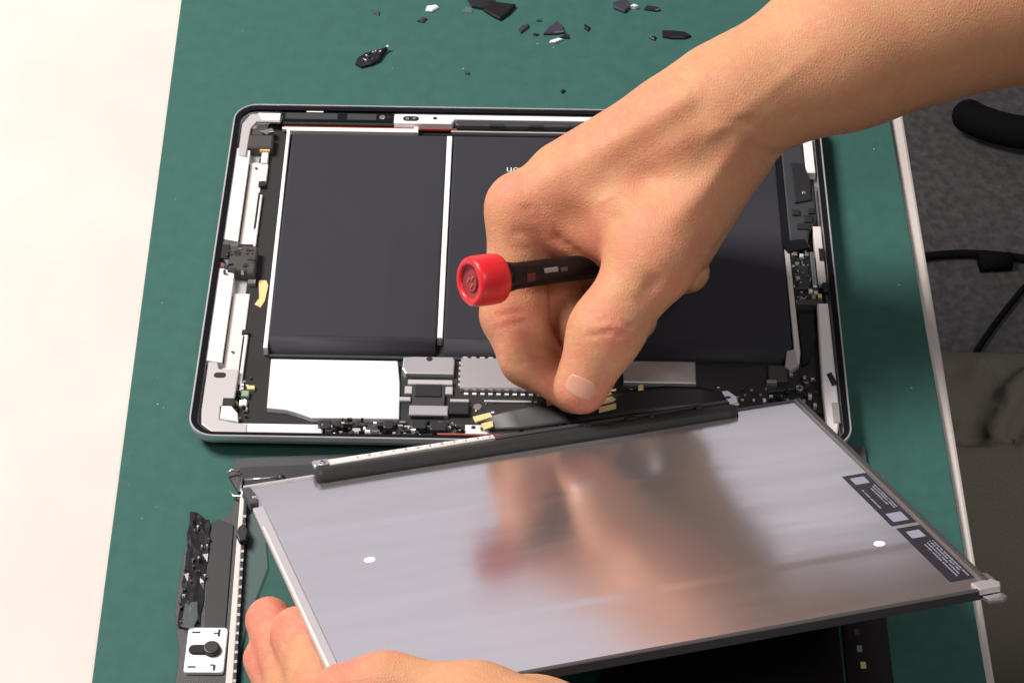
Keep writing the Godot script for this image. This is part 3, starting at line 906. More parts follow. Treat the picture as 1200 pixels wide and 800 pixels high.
# ------------------------------------------------------------------ screwdriver
func build_screwdriver() -> void:
	var s := thing("screwdriver", "small black precision screwdriver with a red end cap gripped in the right hand", "screwdriver")
	var a: Vector3 = Vector3(-0.01539, 0.06695, 0.03679)
	var b: Vector3 = Vector3(0.02762, 0.05165, 0.01242)
	var y := (a - b).normalized()
	var x := y.cross(Vector3(0, 0, 1)).normalized()
	s.transform = Transform3D(Basis(x, y, x.cross(y)), a)
	var st := begin(true)
	lathe(st, [[6.0, -1.2], [6.3, -0.3], [6.9, 0.0], [8.0, -0.1], [8.7, -0.9], [9.0, -2.2], [9.1, -5.0], [9.1, -9.0], [8.9, -11.6], [8.2, -12.8], [6.0, -13.2], [2.0, -13.2]], 40)
	put(s, "end_cap", done(st), "cap_red")
	st = begin()
	lathe(st, [[0.01, -1.0], [3.4, -1.0], [3.5, -1.6], [4.2, -1.8], [6.2, -1.3]], 32)
	put(s, "cap_disc", done(st), "cap_dark_red")
	st = begin()
	for k in 3:
		var t := TAU * k / 3.0
		var c := Vector2.from_angle(t) * 1.6
		prism(st, rect(c.x - 1.1, c.y - 0.5, c.x + 1.1, c.y + 0.5), -1.3, -0.62 - 0.05 * k, 0.1)
	put(s, "swivel_mark", done(st), "brick_red")
	st = begin(true)
	lathe(st, [[4.6, -13.0], [5.4, -13.6], [5.4, -17.0], [4.9, -19.0], [4.7, -30.0], [4.5, -60.0], [3.0, -66.0], [1.3, -68.0], [1.3, -96.0], [0.1, -98.0]], 28)
	put(s, "handle", done(st), "handle_black")
	# marks on the handle: a red patch and a short pale print
	for q in [[0.25, -21.5, 0.62, 3.6, "mark_red"], [-0.10, -29.0, 0.36, 6.0, "mark_grey"], [-0.02, -36.0, 0.30, 3.0, "border_grey"]]:
		st = begin()
		var face: float = 0.676 + q[0]
		for k in 5:
			var t0: float = face + q[2] * (k / 5.0 - 0.5)
			var t1: float = face + q[2] * ((k + 1) / 5.0 - 0.5)
			var p0 := Vector3(cos(t0), 0, sin(t0)) * 0.00505
			var p1 := Vector3(cos(t1), 0, sin(t1)) * 0.00505
			var y0: Vector3 = Vector3.UP * q[1] * MM
			var y1: Vector3 = Vector3.UP * (q[1] - q[3]) * MM
			quad(st, p0 + y0, p1 + y0, p1 + y1, p0 + y1, p0 + p1)
			quad(st, p0 * 0.9 + y0, p1 * 0.9 + y0, p1 * 0.9 + y1, p0 * 0.9 + y1, -p0 - p1)
		put(s, "handle_mark", done(st), q[4])


# ------------------------------------------------------------------ shards at the far side
func build_shards() -> void:
	var rng := RandomNumberGenerator.new()
	rng.seed = 123
	# x, z, length, width, turn, material, height, label
	var list := [
		[-60.2, -169.0, 16.5, 7.5, 0.62, "glass_black", 2.2, "largest long shard of crinkled black glass, nearest the left of the mat", 1],
		[-39.8, -195.6, 5.0, 4.6, 0.4, "glass_black_b", 1.0, "small blue grey glass shard just below the white chip", 0],
		[-36.0, -203.6, 7.2, 4.0, 0.25, "glass_white", 1.0, "white glass chip at the far edge, left of the big black shards", 0],
		[-6.8, -201.6, 12.5, 11.5, -0.3, "glass_black_c", 1.8, "biggest black shard at the far edge of the mat, pointed towards the tablet", 4],
		[-13.5, -206.5, 10.5, 9.0, 0.2, "glass_black", 1.6, "broad black shard lapping the left side of the biggest black shard", 5],
		[-20.0, -203.0, 6.0, 4.5, 0.3, "clear_glass", 0.9, "pale clear glass splinter left of the big black shards", 0],
		[3.8, -189.6, 6.5, 3.2, 0.95, "glass_black_b", 1.0, "slim grey shard lying alone below the biggest black shard", 0],
		[17.0, -189.0, 9.6, 7.6, 0.35, "glass_black_b", 1.6, "dark grey triangular shard with a white splinter beside it", 2],
		[17.6, -181.4, 6.8, 2.0, 0.35, "glass_white", 0.9, "thin white glass splinter under the triangular grey shard", 0],
		[22.4, -184.6, 4.4, 3.4, 0.2, "glass_black", 1.0, "dark chip at the right point of the triangular grey shard", 0],
		[31.5, -190.6, 4.4, 2.6, -1.1, "glass_black", 1.0, "little upright black shard right of the triangular grey shard", 0],
		[47.4, -206.0, 11.5, 7.4, -0.2, "glass_black_b", 1.5, "purple grey shard at the far edge right of centre", 0],
		[52.6, -205.0, 3.0, 2.2, 0.1, "glass_white", 1.8, "tiny bright chip on the purple grey shard's right end", 0],
		[60.4, -204.6, 11.0, 3.4, -0.25, "glass_black", 1.0, "long thin black splinter at the far edge, right of the purple shard", 0],
		[70.2, -185.8, 12.6, 5.2, -0.08, "glass_black_c", 1.3, "black leaf shaped shard nearest the wrist", 3],
		[60.4, -183.8, 3.4, 2.6, 0.0, "glass_black", 0.9, "small dark chip left of the leaf shaped shard", 0],
		[-19.8, -159.5, 2.4, 2.2, 0.4, "module_brown", 0.9, "tiny brown crumb between the shards and the tablet", 0],
		[20.9, -147.6, 2.0, 2.0, 0.1, "glass_black", 0.9, "tiny black crumb closest to the tablet's far edge", 0],
		[-60.0, -200.4, 5.2, 2.4, -0.9, "border_grey", 0.8, "faint grey sliver at the far left above the crinkled shard", 0],
		[11.0, -195.6, 2.4, 1.6, 0.0, "glass_black_b", 0.7, "speck sized grey chip above the gap between two grey shards", 0],
		[9.4, -186.0, 2.6, 1.8, 0.2, "glass_black", 0.7, "dark speck sized chip left of the triangular grey shard", 0],
	]
	for q in list:
		var o := MeshInstance3D.new()
		o.name = numbered("glass_shard")
		var p := PackedVector2Array()
		var n := 5 if q[2] > 6.0 else 4
		if q[8] == 3:
			p = poly([-6.2, -2.4, -1, -2.6, 4, -2.0, 6.4, 0.2, 3.6, 2.2, -2, 2.6, -5.6, 2.0])
		elif q[8] == 1:
			p = poly([-8.6, -0.6, -6.0, -2.8, -1.4, -3.4, 3.0, -2.2, 8.4, -1.0, 4.6, 0.6, 1.0, 3.4, -3.2, 3.6, -7.8, 2.6])
		elif q[8] == 4:
			p = poly([-7.4, -4.6, 6.2, -5.6, 4.8, 1.0, 2.6, 5.8, -1.6, 4.2, -6.4, 1.6])
		elif q[8] == 5:
			p = poly([-6.2, -4.8, 5.2, -4.8, 5.6, 1.6, -0.8, 3.6, -5.4, 1.2])
		elif q[8] == 2:
			p = poly([-5.0, 1.6, -1.6, -1.6, 3.4, -4.2, 4.4, -1.2, 4.0, 3.6, -0.6, 3.2])
		else:
			for k in n:
				var a := TAU * (k + rng.randf_range(-0.38, 0.38)) / n
				p.append(Vector2(cos(a) * q[2], sin(a) * q[3]) * 0.5 * rng.randf_range(0.75, 1.3))
		var st := begin()
		prism(st, p, 0.0, q[6], minf(0.5, q[3] * 0.12), 1)
		o.mesh = done(st)
		o.material_override = M[q[5]]
		o.position = Vector3(q[0] * MM, 0.0001, q[1] * MM)
		o.rotation = Vector3(rng.randf_range(-0.05, 0.05), q[4], rng.randf_range(-0.05, 0.05))
		add_child(o)
		tag(o, q[7], "glass shard", "broken glass shards at the far side of the mat")
		if q[8] == 1:
			for i in 26:
				var x := rng.randf_range(-6.5, 4.0)
				var c := Vector2(x, rng.randf_range(-2.6, 2.2) * (1.0 - absf(x) / 11.0))
				slab(o, "glass_flake", ["glass_black_b", "border_grey", "glass_white", "glass_black"][i % 4], poly([c.x, c.y, c.x + rng.randf_range(0.5, 1.5), c.y + rng.randf_range(-0.4, 0.4), c.x + rng.randf_range(0.1, 0.9), c.y + rng.randf_range(0.5, 1.2)]), 1.6, 2.2 + rng.randf_range(0.1, 0.9), 0.1)
			slab(o, "glass_flake", "glass_white", poly([7.2, -1.2, 8.6, -1.5, 8.2, -0.2]), 1.0, 2.4, 0.1)
	# countless pale specks of glass dust
	var st := begin()
	for i in 34:
		var c := Vector2(rng.randf_range(-138, 150), rng.randf_range(-215, -100))
		if rng.randf() < 0.35:
			c = Vector2(rng.randf_range(-138, -122), rng.randf_range(-100, 150))
		elif rng.randf() < 0.2:
			c = Vector2(rng.randf_range(126, 154), rng.randf_range(-100, 120))
		var r := rng.randf_range(0.10, 0.34)
		prism(st, poly([c.x - r, c.y - r * 0.6, c.x + r, c.y - r * 0.5, c.x + r * 0.7, c.y + r, c.x - r * 0.6, c.y + r * 0.8]), -0.05, r * 0.8, 0.0)
	var dust := put(self, "glass_dust", done(st), "dust_grey")
	dust.set_meta("kind", "stuff")
	tag(dust, "pale specks of glass dust strewn over the green mat", "glass dust")


# ------------------------------------------------------------------ bodies: a distance field meshed as surface nets
func field_mesh(groups: Array, cell: float, k_in: float, k_out: float, marks: Array, tint: Callable) -> ArrayMesh:
	var lo := Vector3.ONE * 1e9
	var hi := -lo
	for g in groups:
		for b in g:
			for e in [[b[0], b[2]], [b[1], b[3]]]:
				lo = lo.min(e[0] - Vector3.ONE * (e[1] + cell * 4.0))
				hi = hi.max(e[0] + Vector3.ONE * (e[1] + cell * 4.0))
	var nx := int((hi.x - lo.x) / cell) + 2
	var ny := int((hi.y - lo.y) / cell) + 2
	var nz := int((hi.z - lo.z) / cell) + 2
	var total := nx * ny * nz
	var F := PackedFloat32Array()
	F.resize(total)
	F.fill(1.0)
	for g in groups:
		var G := PackedFloat32Array()
		G.resize(total)
		G.fill(1.0)
		var touched := AABB()
		for b in g:
			var a: Vector3 = b[0]
			var c: Vector3 = b[1]
			var ra: float = b[2]
			var rb: float = b[3]
			var ba := c - a
			var l2 := maxf(ba.length_squared(), 1e-12)
			var pad := maxf(ra, rb) + k_in + cell * 3.0
			var p0 := (a.min(c) - Vector3.ONE * pad - lo) / cell
			var p1 := (a.max(c) + Vector3.ONE * pad - lo) / cell
			for k in range(maxi(0, int(p0.z)), mini(nz, int(p1.z) + 1)):
				for j in range(maxi(0, int(p0.y)), mini(ny, int(p1.y) + 1)):
					var row := (k * ny + j) * nx
					for i in range(maxi(0, int(p0.x)), mini(nx, int(p1.x) + 1)):
						var p := lo + Vector3(i, j, k) * cell
						var t := clampf((p - a).dot(ba) / l2, 0.0, 1.0)
						var d := p.distance_to(a + ba * t) - lerpf(ra, rb, t)
						var o := G[row + i]
						var h := maxf(k_in - absf(o - d), 0.0) / k_in
						G[row + i] = minf(o, d) - h * h * k_in * 0.25
		for n in total:
			var d := G[n]
			if d < 0.06:
				var o := F[n]
				var h := maxf(k_out - absf(o - d), 0.0) / k_out
				F[n] = minf(o, d) - h * h * k_out * 0.25
	# creases (positive) and ridges (negative) along short lines
	for m in marks:
		var a: Vector3 = m[0]
		var c: Vector3 = m[1]
		var w: float = m[2]
		var ba := c - a
		var l2 := maxf(ba.length_squared(), 1e-12)
		var pad := w * 2.6
		var p0 := (a.min(c) - Vector3.ONE * pad - lo) / cell
		var p1 := (a.max(c) + Vector3.ONE * pad - lo) / cell
		for k in range(maxi(0, int(p0.z)), mini(nz, int(p1.z) + 1)):
			for j in range(maxi(0, int(p0.y)), mini(ny, int(p1.y) + 1)):
				var row := (k * ny + j) * nx
				for i in range(maxi(0, int(p0.x)), mini(nx, int(p1.x) + 1)):
					var p := lo + Vector3(i, j, k) * cell
					var t := clampf((p - a).dot(ba) / l2, 0.0, 1.0)
					var d2 := p.distance_squared_to(a + ba * t) / (w * w)
					F[row + i] += m[3] * exp(-d2)
	var ids := PackedInt32Array()
	ids.resize(total)
	ids.fill(-1)
	var verts := PackedVector3Array()
	var norms := PackedVector3Array()
	var cols := PackedColorArray()
	var dy := nx
	var dz := nx * ny
	var offs := [0, 1, dy, dy + 1, dz, dz + 1, dz + dy, dz + dy + 1]
	var corner := [Vector3(0, 0, 0), Vector3(1, 0, 0), Vector3(0, 1, 0), Vector3(1, 1, 0), Vector3(0, 0, 1), Vector3(1, 0, 1), Vector3(0, 1, 1), Vector3(1, 1, 1)]
	var edges := [[0, 1], [2, 3], [4, 5], [6, 7], [0, 2], [1, 3], [4, 6], [5, 7], [0, 4], [1, 5], [2, 6], [3, 7]]
	var cells := PackedInt32Array()
	for k in nz - 1:
		for j in ny - 1:
			var row := (k * ny + j) * nx
			for i in nx - 1:
				var n := row + i
				if absf(F[n]) > cell * 3.0:
					continue
				var neg := 0
				for o in offs:
					if F[n + o] < 0.0:
						neg += 1
				if neg == 0 or neg == 8:
					continue
				var s := Vector3.ZERO
				var count := 0
				for e in edges:
					var f0 := F[n + offs[e[0]]]
					var f1 := F[n + offs[e[1]]]
					if (f0 < 0.0) != (f1 < 0.0):
						s += (corner[e[0]] as Vector3).lerp(corner[e[1]], f0 / (f0 - f1))
						count += 1
				s /= count
				ids[n] = verts.size()
				cells.append(n)
				var p := lo + (Vector3(i, j, k) + s) * cell
				verts.append(p)
				var gx := lerpf(lerpf(F[n + 1] - F[n], F[n + dy + 1] - F[n + dy], s.y), lerpf(F[n + dz + 1] - F[n + dz], F[n + dz + dy + 1] - F[n + dz + dy], s.y), s.z)
				var gy := lerpf(lerpf(F[n + dy] - F[n], F[n + dy + 1] - F[n + 1], s.x), lerpf(F[n + dz + dy] - F[n + dz], F[n + dz + dy + 1] - F[n + dz + 1], s.x), s.z)
				var gz := lerpf(lerpf(F[n + dz] - F[n], F[n + dz + 1] - F[n + 1], s.x), lerpf(F[n + dz + dy] - F[n + dy], F[n + dz + dy + 1] - F[n + dy + 1], s.x), s.y)
				var nn := Vector3(gx, gy, gz).normalized()
				norms.append(nn)
				cols.append(tint.call(p))
	var tris := PackedInt32Array()
	for n in cells:
		for ax in 3:
			var step: int = [1, dy, dz][ax]
			var s1: int = [dy, dz, 1][ax]
			var s2: int = [dz, 1, dy][ax]
			var f0 := F[n]
			var f1 := F[n + step]
			if (f0 < 0.0) == (f1 < 0.0):
				continue
			if n - s1 - s2 < 0:
				continue
			var a := ids[n]
			var b := ids[n - s1]
			var c := ids[n - s1 - s2]
			var d := ids[n - s2]
			if a < 0 or b < 0 or c < 0 or d < 0:
				continue
			if f0 < 0.0:
				tris.append_array([a, c, b, a, d, c])
			else:
				tris.append_array([a, b, c, a, c, d])
	var arr := []
	arr.resize(Mesh.ARRAY_MAX)
	arr[Mesh.ARRAY_VERTEX] = verts
	arr[Mesh.ARRAY_NORMAL] = norms
	arr[Mesh.ARRAY_COLOR] = cols
	arr[Mesh.ARRAY_INDEX] = tris
	var mesh := ArrayMesh.new()
	mesh.add_surface_from_arrays(Mesh.PRIMITIVE_TRIANGLES, arr)
	return mesh


func skin_tint(blush: Array) -> Callable:
	var n1 := noise(90.0, 301, FastNoiseLite.TYPE_SIMPLEX_SMOOTH, 3)
	var n2 := noise(420.0, 302, FastNoiseLite.TYPE_SIMPLEX_SMOOTH, 2)
	var base := Color(0.60, 0.300, 0.158)
	var red := Color(0.65, 0.215, 0.145)
	var pale := Color(0.68, 0.41, 0.26)
	return func(p: Vector3) -> Color:
		var w := 0.0
		for b in blush:
			w = maxf(w, b[2] * exp(-p.distance_squared_to(b[0]) / (b[1] * b[1])))
		w = clampf(1.15 * w + 0.08 + 0.5 * n1.get_noise_3dv(p), 0.0, 1.0)
		var c := base.lerp(red, w)
		return c.lerp(pale, clampf(0.5 * n2.get_noise_3dv(p) + 0.2 * n1.get_noise_3dv(p * 2.3), 0.0, 0.5))


# a nail: a curved plate set on the round end of a finger
func nail(parent: Node, a: Vector3, b: Vector3, ra: float, rb: float, face: Vector3, t0: float, t1: float, half: float) -> void:
	var d := (b - a)
	var n := (face - d * face.dot(d) / d.length_squared()).normalized()
	var s := d.normalized().cross(n)
	var st := begin(true)
	var g := []
	for i in 13:
		var row := []
		for j in 13:
			var u := i / 6.0 - 1.0
			var v := j / 6.0 - 1.0
			var uu := u * sqrt(1.0 - 0.42 * v * v)
			var vv := v * sqrt(1.0 - 0.42 * u * u)
			var t := lerpf(t0, t1, uu * 0.5 + 0.5)
			var edge := maxf(absf(u), absf(v))
			var r := lerpf(ra, rb, minf(t, 1.0)) + (0.00012 if edge < 0.9 else -0.0006)
			var ang := vv * half
			var over := maxf(t - 1.0, 0.0) * d.length()
			r -= over * over / maxf(r, 0.001) * 0.5
			row.append(a + d * t + (n * cos(ang) + s * sin(ang)) * r)
		g.append(row)
	for i in 12:
		for j in 12:
			quad(st, g[i][j], g[i + 1][j], g[i + 1][j + 1], g[i][j + 1], n)
	put(parent, "fingernail", done(st), "nail")


func build_person() -> void:
	var pr := thing("person", "person in dark trousers, bare right hand gripping the screwdriver, left fingers holding the display", "person")
	var px := 0.000306
	# right arm and hand
	var thumb_ip: Vector3 = Vector3(0.03316, 0.05013, 0.04392)
	var thumb_tip: Vector3 = Vector3(0.02462, 0.03417, 0.05587)
	var groups := [
		[  # forearm, wrist, back of the hand, thumb
			[Vector3(0.25368, 0.13779, -0.08233), Vector3(0.18273, 0.12612, -0.06190), 140 * px, 120 * px],
			[Vector3(0.18273, 0.12612, -0.06190), Vector3(0.11911, 0.11063, -0.04044), 120 * px, 94 * px],
			[Vector3(0.11911, 0.11063, -0.04044), Vector3(0.08140, 0.10012, -0.02405), 94 * px, 72 * px],
			[Vector3(0.08140, 0.10012, -0.02405), Vector3(0.06067, 0.09275, -0.01654), 72 * px, 64 * px],
			[Vector3(0.07287, 0.09666, -0.02052), Vector3(0.00465, 0.06468, -0.00511), 66 * px, 40 * px],
			[Vector3(0.07335, 0.09320, -0.02556), Vector3(0.01892, 0.06989, -0.01612), 66 * px, 42 * px],
			[Vector3(0.07573, 0.08563, -0.03213), Vector3(0.03127, 0.06150, -0.03041), 62 * px, 38 * px],
			[Vector3(0.07783, 0.07845, -0.03339), Vector3(0.04478, 0.05097, -0.04537), 58 * px, 34 * px],
			[Vector3(0.07512, 0.08417, -0.01352), Vector3(0.05072, 0.06606, 0.02201), 58 * px, 50 * px],
			[Vector3(0.07754, 0.07538, -0.02455), Vector3(0.06269, 0.04710, -0.00720), 56 * px, 44 * px],
			[Vector3(0.03537, 0.07232, -0.00432), Vector3(0.04613, 0.06789, 0.01159), 46 * px, 50 * px],
			[Vector3(0.00718, 0.05923, -0.00100), Vector3(0.03447, 0.05655, 0.00315), 36 * px, 40 * px],
			[Vector3(0.05072, 0.06606, 0.02201), thumb_ip, 47 * px, 40 * px],
			[thumb_ip, thumb_tip, 40 * px, 32.5 * px],
		],
		[  # index finger
			[Vector3(0.01206, 0.06775, -0.00824), Vector3(0.00342, 0.06424, -0.00466), 36 * px, 40 * px],
			[Vector3(0.00342, 0.06424, -0.00466), Vector3(0.00056, 0.03447, 0.01991), 40 * px, 36 * px],
			[Vector3(0.00056, 0.03447, 0.01991), Vector3(0.00623, 0.02645, 0.03377), 36 * px, 32 * px],
			[Vector3(0.00623, 0.02645, 0.03377), Vector3(0.02218, 0.02467, 0.04985), 31 * px, 25 * px],
		],
		[  # middle finger, curled behind
			[Vector3(0.01892, 0.06989, -0.01612), Vector3(0.01313, 0.03306, 0.00137), 36 * px, 33 * px],
			[Vector3(0.01313, 0.03306, 0.00137), Vector3(0.02258, 0.02452, 0.01862), 32 * px, 29 * px],
			[Vector3(0.02258, 0.02452, 0.01862), Vector3(0.03233, 0.02513, 0.03226), 28 * px, 24 * px],
		],
		[  # ring finger
			[Vector3(0.03127, 0.06150, -0.03041), Vector3(0.02302, 0.02419, -0.01528), 34 * px, 31 * px],
			[Vector3(0.02302, 0.02419, -0.01528), Vector3(0.03764, 0.01680, 0.00365), 30 * px, 27 * px],
			[Vector3(0.03764, 0.01680, 0.00365), Vector3(0.04662, 0.02443, 0.01300), 27 * px, 23 * px],
		],
		[  # little finger
			[Vector3(0.04478, 0.05097, -0.04537), Vector3(0.03949, 0.02373, -0.02907), 30 * px, 28 * px],
			[Vector3(0.03949, 0.02373, -0.02907), Vector3(0.05451, 0.02301, -0.01122), 27 * px, 25 * px],
			[Vector3(0.05451, 0.02301, -0.01122), Vector3(0.06508, 0.03456, -0.00301), 27 * px, 27 * px],
		],
	]
	var marks := [
		# fold between the index finger and the web of the thumb
		[Vector3(0.00519, 0.07395, 0.00685), Vector3(0.01498, 0.06870, 0.01362), 0.0017, 0.0012],
		[Vector3(0.01503, 0.06665, 0.01143), Vector3(0.02854, 0.05857, 0.01964), 0.0018, 0.0018],
		[Vector3(0.01496, 0.06938, 0.01436), Vector3(0.02841, 0.06134, 0.02253), 0.0018, 0.0018],
		[Vector3(0.01571, 0.06349, 0.00893), Vector3(0.02870, 0.05511, 0.01603), 0.0018, 0.0016],
		[Vector3(0.00159, 0.06634, 0.01032), Vector3(0.01198, 0.06561, 0.01391), 0.0016, 0.0006],
		# wrinkles over the thumb joint
		[Vector3(0.02140, 0.05860, 0.05242), Vector3(0.03142, 0.06256, 0.05124), 0.0009, 0.0008],
		[Vector3(0.03142, 0.06256, 0.05124), Vector3(0.04341, 0.05953, 0.05147), 0.0009, 0.0008],
		[Vector3(0.02261, 0.05652, 0.05454), Vector3(0.03323, 0.05966, 0.05420), 0.0008, 0.0007],
		[Vector3(0.03323, 0.05966, 0.05420), Vector3(0.04284, 0.05682, 0.05423), 0.0008, 0.0007],
		[Vector3(0.02493, 0.06279, 0.04816), Vector3(0.04095, 0.06398, 0.04837), 0.0008, 0.0005],
		[Vector3(0.02671, 0.06059, 0.05183), Vector3(0.03796, 0.06176, 0.05206), 0.0016, -0.0007],
		[Vector3(0.02501, 0.05445, 0.05665), Vector3(0.04048, 0.05410, 0.05700), 0.0008, 0.0004],
		[Vector3(0.01855, 0.04618, 0.06362), Vector3(0.02144, 0.05045, 0.06356), 0.0009, 0.0006],
		[Vector3(0.02144, 0.05045, 0.06356), Vector3(0.03089, 0.05184, 0.06358), 0.0009, 0.0006],
		[Vector3(0.03089, 0.05184, 0.06358), Vector3(0.03519, 0.04740, 0.06382), 0.0009, 0.0006],
		[Vector3(0.02848, 0.06531, 0.04560), Vector3(0.04394, 0.06621, 0.04468), 0.0010, 0.0003],
		# wrist
		[Vector3(0.09395, 0.08782, -0.00583), Vector3(0.08465, 0.09998, 0.00177), 0.0024, 0.0022],
		[Vector3(0.08465, 0.09998, 0.00177), Vector3(0.07593, 0.10133, 0.00611), 0.0020, 0.0010],
		[Vector3(0.09586, 0.09867, -0.00260), Vector3(0.08302, 0.10888, -0.00158), 0.0018, 0.0007],
		[Vector3(0.08302, 0.10888, -0.00158), Vector3(0.07398, 0.10991, -0.00120), 0.0016, 0.0004],
		# tendons and a vein on the back of the hand
		[Vector3(0.07918, 0.09978, 0.00340), Vector3(0.05534, 0.08231, 0.02260), 0.0042, -0.0014],
		[Vector3(0.05925, 0.11251, -0.00812), Vector3(0.01190, 0.07791, -0.00430), 0.0045, -0.0012],
		[Vector3(0.06548, 0.11585, -0.01722), Vector3(0.02699, 0.09219, -0.01313), 0.0042, -0.0010],
		[Vector3(0.06517, 0.11108, -0.00524), Vector3(0.02988, 0.08558, 0.00501), 0.0050, 0.0010],
		[Vector3(0.05337, 0.10158, 0.00299), Vector3(0.04229, 0.08964, 0.00944), 0.0018, -0.0007],
		[Vector3(0.04229, 0.08964, 0.00944), Vector3(0.02992, 0.08091, 0.00976), 0.0018, -0.0006],
		[Vector3(0.10672, 0.12613, -0.01912), Vector3(0.06814, 0.10505, 0.00232), 0.0026, -0.0006],
		[Vector3(0.03825, 0.07900, 0.01740), Vector3(0.04878, 0.06901, 0.03898), 0.0032, 0.0009],
		[Vector3(0.05660, 0.07436, 0.03069), Vector3(0.04524, 0.06481, 0.04325), 0.0030, 0.0006],
		# knuckles and joints of the index finger
		[Vector3(-0.00617, 0.03903, 0.03239), Vector3(0.00425, 0.04221, 0.03201), 0.0011, 0.0009],
		[Vector3(-0.00743, 0.04133, 0.02862), Vector3(0.00362, 0.04408, 0.02868), 0.0010, 0.0005],
		[Vector3(0.00067, 0.03059, 0.04382), Vector3(0.00920, 0.03593, 0.04125), 0.0010, 0.0008],
		[Vector3(-0.00118, 0.03158, 0.04139), Vector3(0.00736, 0.03649, 0.03925), 0.0010, 0.0005],
		[Vector3(-0.00753, 0.06029, 0.01647), Vector3(0.01202, 0.06252, 0.01420), 0.0012, 0.0006],
		[Vector3(-0.00340, 0.08142, 0.00068), Vector3(0.00572, 0.08274, -0.00066), 0.0012, 0.0004],
	]
	var blush := [[Vector3(0.00088, 0.07705, -0.00058), 0.014, 0.55], [Vector3(0.02595, 0.03568, 0.06433), 0.011, 0.95], [Vector3(0.03329, 0.05949, 0.05152), 0.012, 0.45], [Vector3(-0.00004, 0.04078, 0.03061), 0.013, 0.65], [Vector3(0.01535, 0.02969, 0.05045), 0.012, 0.8], [Vector3(0.05361, 0.07434, 0.03070), 0.022, 0.35], [Vector3(0.02983, 0.09783, -0.01031), 0.03, 0.3], [Vector3(0.01803, 0.06743, 0.01491), 0.02, 0.55], [Vector3(0.01555, 0.03346, 0.01523), 0.02, 0.3]]
	var arm := put(pr, "right_arm", field_mesh(groups, 0.0016, 0.007, 0.0016, marks, skin_tint(blush)), "skin")
	nail(arm, thumb_ip, thumb_tip, 40 * px, 32.5 * px, Vector3(0.02342, 0.10269, 0.11598) - Vector3(0.02486, 0.02785, 0.04946), 0.76, 1.14, 0.66)

	# left hand: fingers come from under the display's left edge, thumb lies on its back
	var q0: Vector3 = Vector3(-0.04761, 0.10358, 0.24158)
	var q1: Vector3 = Vector3(-0.03502, 0.10445, 0.24212)
	groups = [
		[
			[Vector3(0.03715, 0.10991, 0.29397), Vector3(0.00559, 0.08704, 0.25515), 0.030, 0.026],
			[Vector3(0.00559, 0.08704, 0.25515), Vector3(-0.03172, 0.07139, 0.23856), 0.024, 0.018],
			[Vector3(0.02152, 0.11457, 0.27139), Vector3(-0.00887, 0.10840, 0.25070), 0.0165, 0.0128],
			[Vector3(-0.00887, 0.10840, 0.25070), q1, 0.0122, 0.0108],
			[q1, q0, 0.0106, 0.0085],
		],
		[[Vector3(-0.03883, 0.07722, 0.24272), Vector3(-0.05536, 0.06598, 0.21383), 0.0105, 0.0102], [Vector3(-0.05536, 0.06598, 0.21383), Vector3(-0.06636, 0.05855, 0.18552), 0.0102, 0.0086]],
		[[Vector3(-0.04980, 0.06387, 0.23340), Vector3(-0.06455, 0.05204, 0.20294), 0.0098, 0.0095], [Vector3(-0.06455, 0.05204, 0.20294), Vector3(-0.07741, 0.04281, 0.16823), 0.0095, 0.0078]],
		[[Vector3(-0.05276, 0.05493, 0.23328), Vector3(-0.06690, 0.04318, 0.20294), 0.0095, 0.0090], [Vector3(-0.06690, 0.04318, 0.20294), Vector3(-0.07857, 0.03967, 0.18119), 0.0090, 0.0066]],
	]
	blush = [[Vector3(-0.06681, 0.06415, 0.18589), 0.014, 0.95], [Vector3(-0.07819, 0.04999, 0.16975), 0.014, 0.95], [Vector3(-0.07864, 0.04860, 0.18665), 0.012, 0.95], [q0, 0.016, 0.9], [Vector3(-0.05736, 0.07956, 0.22016), 0.012, 0.5]]
	marks = [[Vector3(-0.06176, 0.08573, 0.22480), Vector3(-0.05265, 0.08232, 0.22094), 0.001, 0.0006], [Vector3(-0.06101, 0.08697, 0.22756), Vector3(-0.05240, 0.08374, 0.22417), 0.001, 0.0004]]
	var left := put(pr, "left_hand", field_mesh(groups, 0.0018, 0.006, 0.0016, marks, skin_tint(blush)), "skin")
	nail(left, q1, q0, 0.0106, 0.0085, Vector3(-0.03632, 0.18121, 0.29061) - Vector3(-0.04295, 0.08703, 0.22562), 0.30, 0.98, 0.6)

	# trouser leg beside the table
	var g2 := [[
		[Vector3(0.60, -0.178, -0.048), Vector3(0.05, -0.180, -0.058), 0.090, 0.080],
		[Vector3(0.05, -0.180, -0.058), Vector3(0.03, -0.25, -0.05), 0.080, 0.076],
		[Vector3(0.03, -0.25, -0.05), Vector3(0.06, -0.66, 0.02), 0.074, 0.055],
		[Vector3(0.60, -0.235, 0.16), Vector3(0.06, -0.235, 0.15), 0.090, 0.080],
		[Vector3(0.06, -0.235, 0.15), Vector3(0.07, -0.66, 0.18), 0.074, 0.056],
	]]
	var folds := []
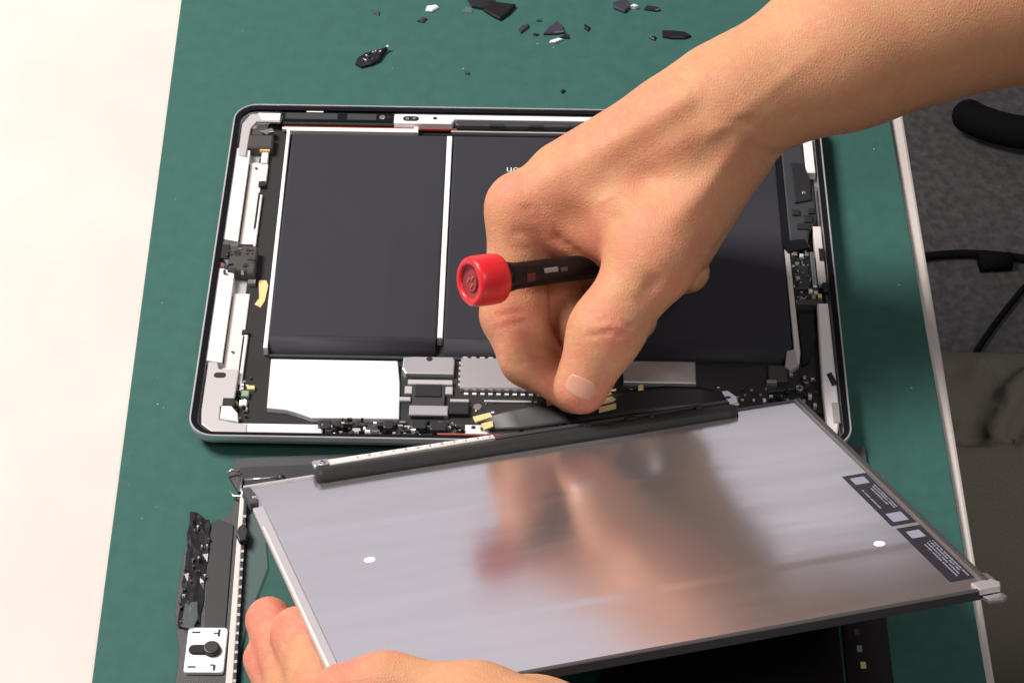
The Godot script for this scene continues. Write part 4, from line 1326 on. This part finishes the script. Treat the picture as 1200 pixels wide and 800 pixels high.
	for f in [[Vector3(0.23002, -0.11900, -0.10836), Vector3(0.21625, -0.10900, -0.09024), 0.006, 0.009], [Vector3(0.21625, -0.10900, -0.09024), Vector3(0.19986, -0.09700, -0.06249), 0.006, 0.009], [Vector3(0.19986, -0.09700, -0.06249), Vector3(0.19492, -0.10400, -0.05016), 0.006, 0.008], [Vector3(0.22968, -0.10900, -0.09035), Vector3(0.21363, -0.09700, -0.06760), 0.008, -0.003], [Vector3(0.21363, -0.09700, -0.06760), Vector3(0.20538, -0.10100, -0.05044), 0.008, -0.003], [Vector3(0.22866, -0.09800, -0.06968), Vector3(0.21551, -0.10100, -0.05053), 0.006, 0.008], [Vector3(0.18564, -0.10800, -0.04688), Vector3(0.20989, -0.10800, -0.04416), 0.008, 0.009], [Vector3(0.19337, -0.10800, -0.08702), Vector3(0.19889, -0.10300, -0.07719), 0.009, 0.005]]:
		folds.append(f)
	put(pr, "trouser_leg", field_mesh(g2, 0.0045, 0.02, 0.006, folds, func(_p: Vector3) -> Color: return Color(1, 1, 1)), "trousers")


# ------------------------------------------------------------------ things on the floor
func build_floor_things() -> void:
	var st := begin(true)
	var pts := []
	for i in 25:
		var t := i / 24.0
		pts.append(Vector3(0.16 + 0.40 * t, -0.745, -0.815 + 0.012 * sin(t * 9.0) - 0.02 * t))
	tube(st, pts, 0.0036, 8)
	var c := thing("floor_cable", "thin black cable running across the grey carpet beside the table", "cable")
	put(c, "cable_run", done(st), "rubber")
	st = begin(true)
	tube(st, [Vector3(0.386, -0.744, -0.826), Vector3(0.412, -0.744, -0.828)], 0.008, 10)
	put(c, "plug", done(st), "rubber")
	st = begin(true)
	pts = []
	for i in 25:
		var t := i / 24.0
		pts.append(Vector3(0.42 - 0.085 * t - 0.012 * sin(t * 3.0), -0.7462, -0.80 + 0.17 * t))
	tube(st, pts, 0.0027, 8)
	tag(put(self, "floor_cable", done(st), "rubber"), "second black cable curving away from the plug towards the trouser leg", "cable")
	st = begin(true)
	tube(st, [Vector3(0.39577, -0.72800, -0.99340), Vector3(0.40380, -0.72800, -0.98665), Vector3(0.41548, -0.72800, -0.97997), Vector3(0.42948, -0.72800, -0.97446), Vector3(0.45095, -0.72800, -0.97017), Vector3(0.48408, -0.72800, -0.97048), Vector3(0.52959, -0.72800, -0.97880)], 0.0145, 14)
	var foot := thing("chair_foot", "thick curved black chair foot on the carpet behind the forearm", "chair foot")
	put(foot, "foot_arm", done(st), "rubber")
	var knob := SphereMesh.new()
	knob.radius = 0.0147
	knob.height = 0.0294
	put(foot, "foot_cap", knob, "rubber").position = Vector3(0.39577, -0.72800, -0.99340)
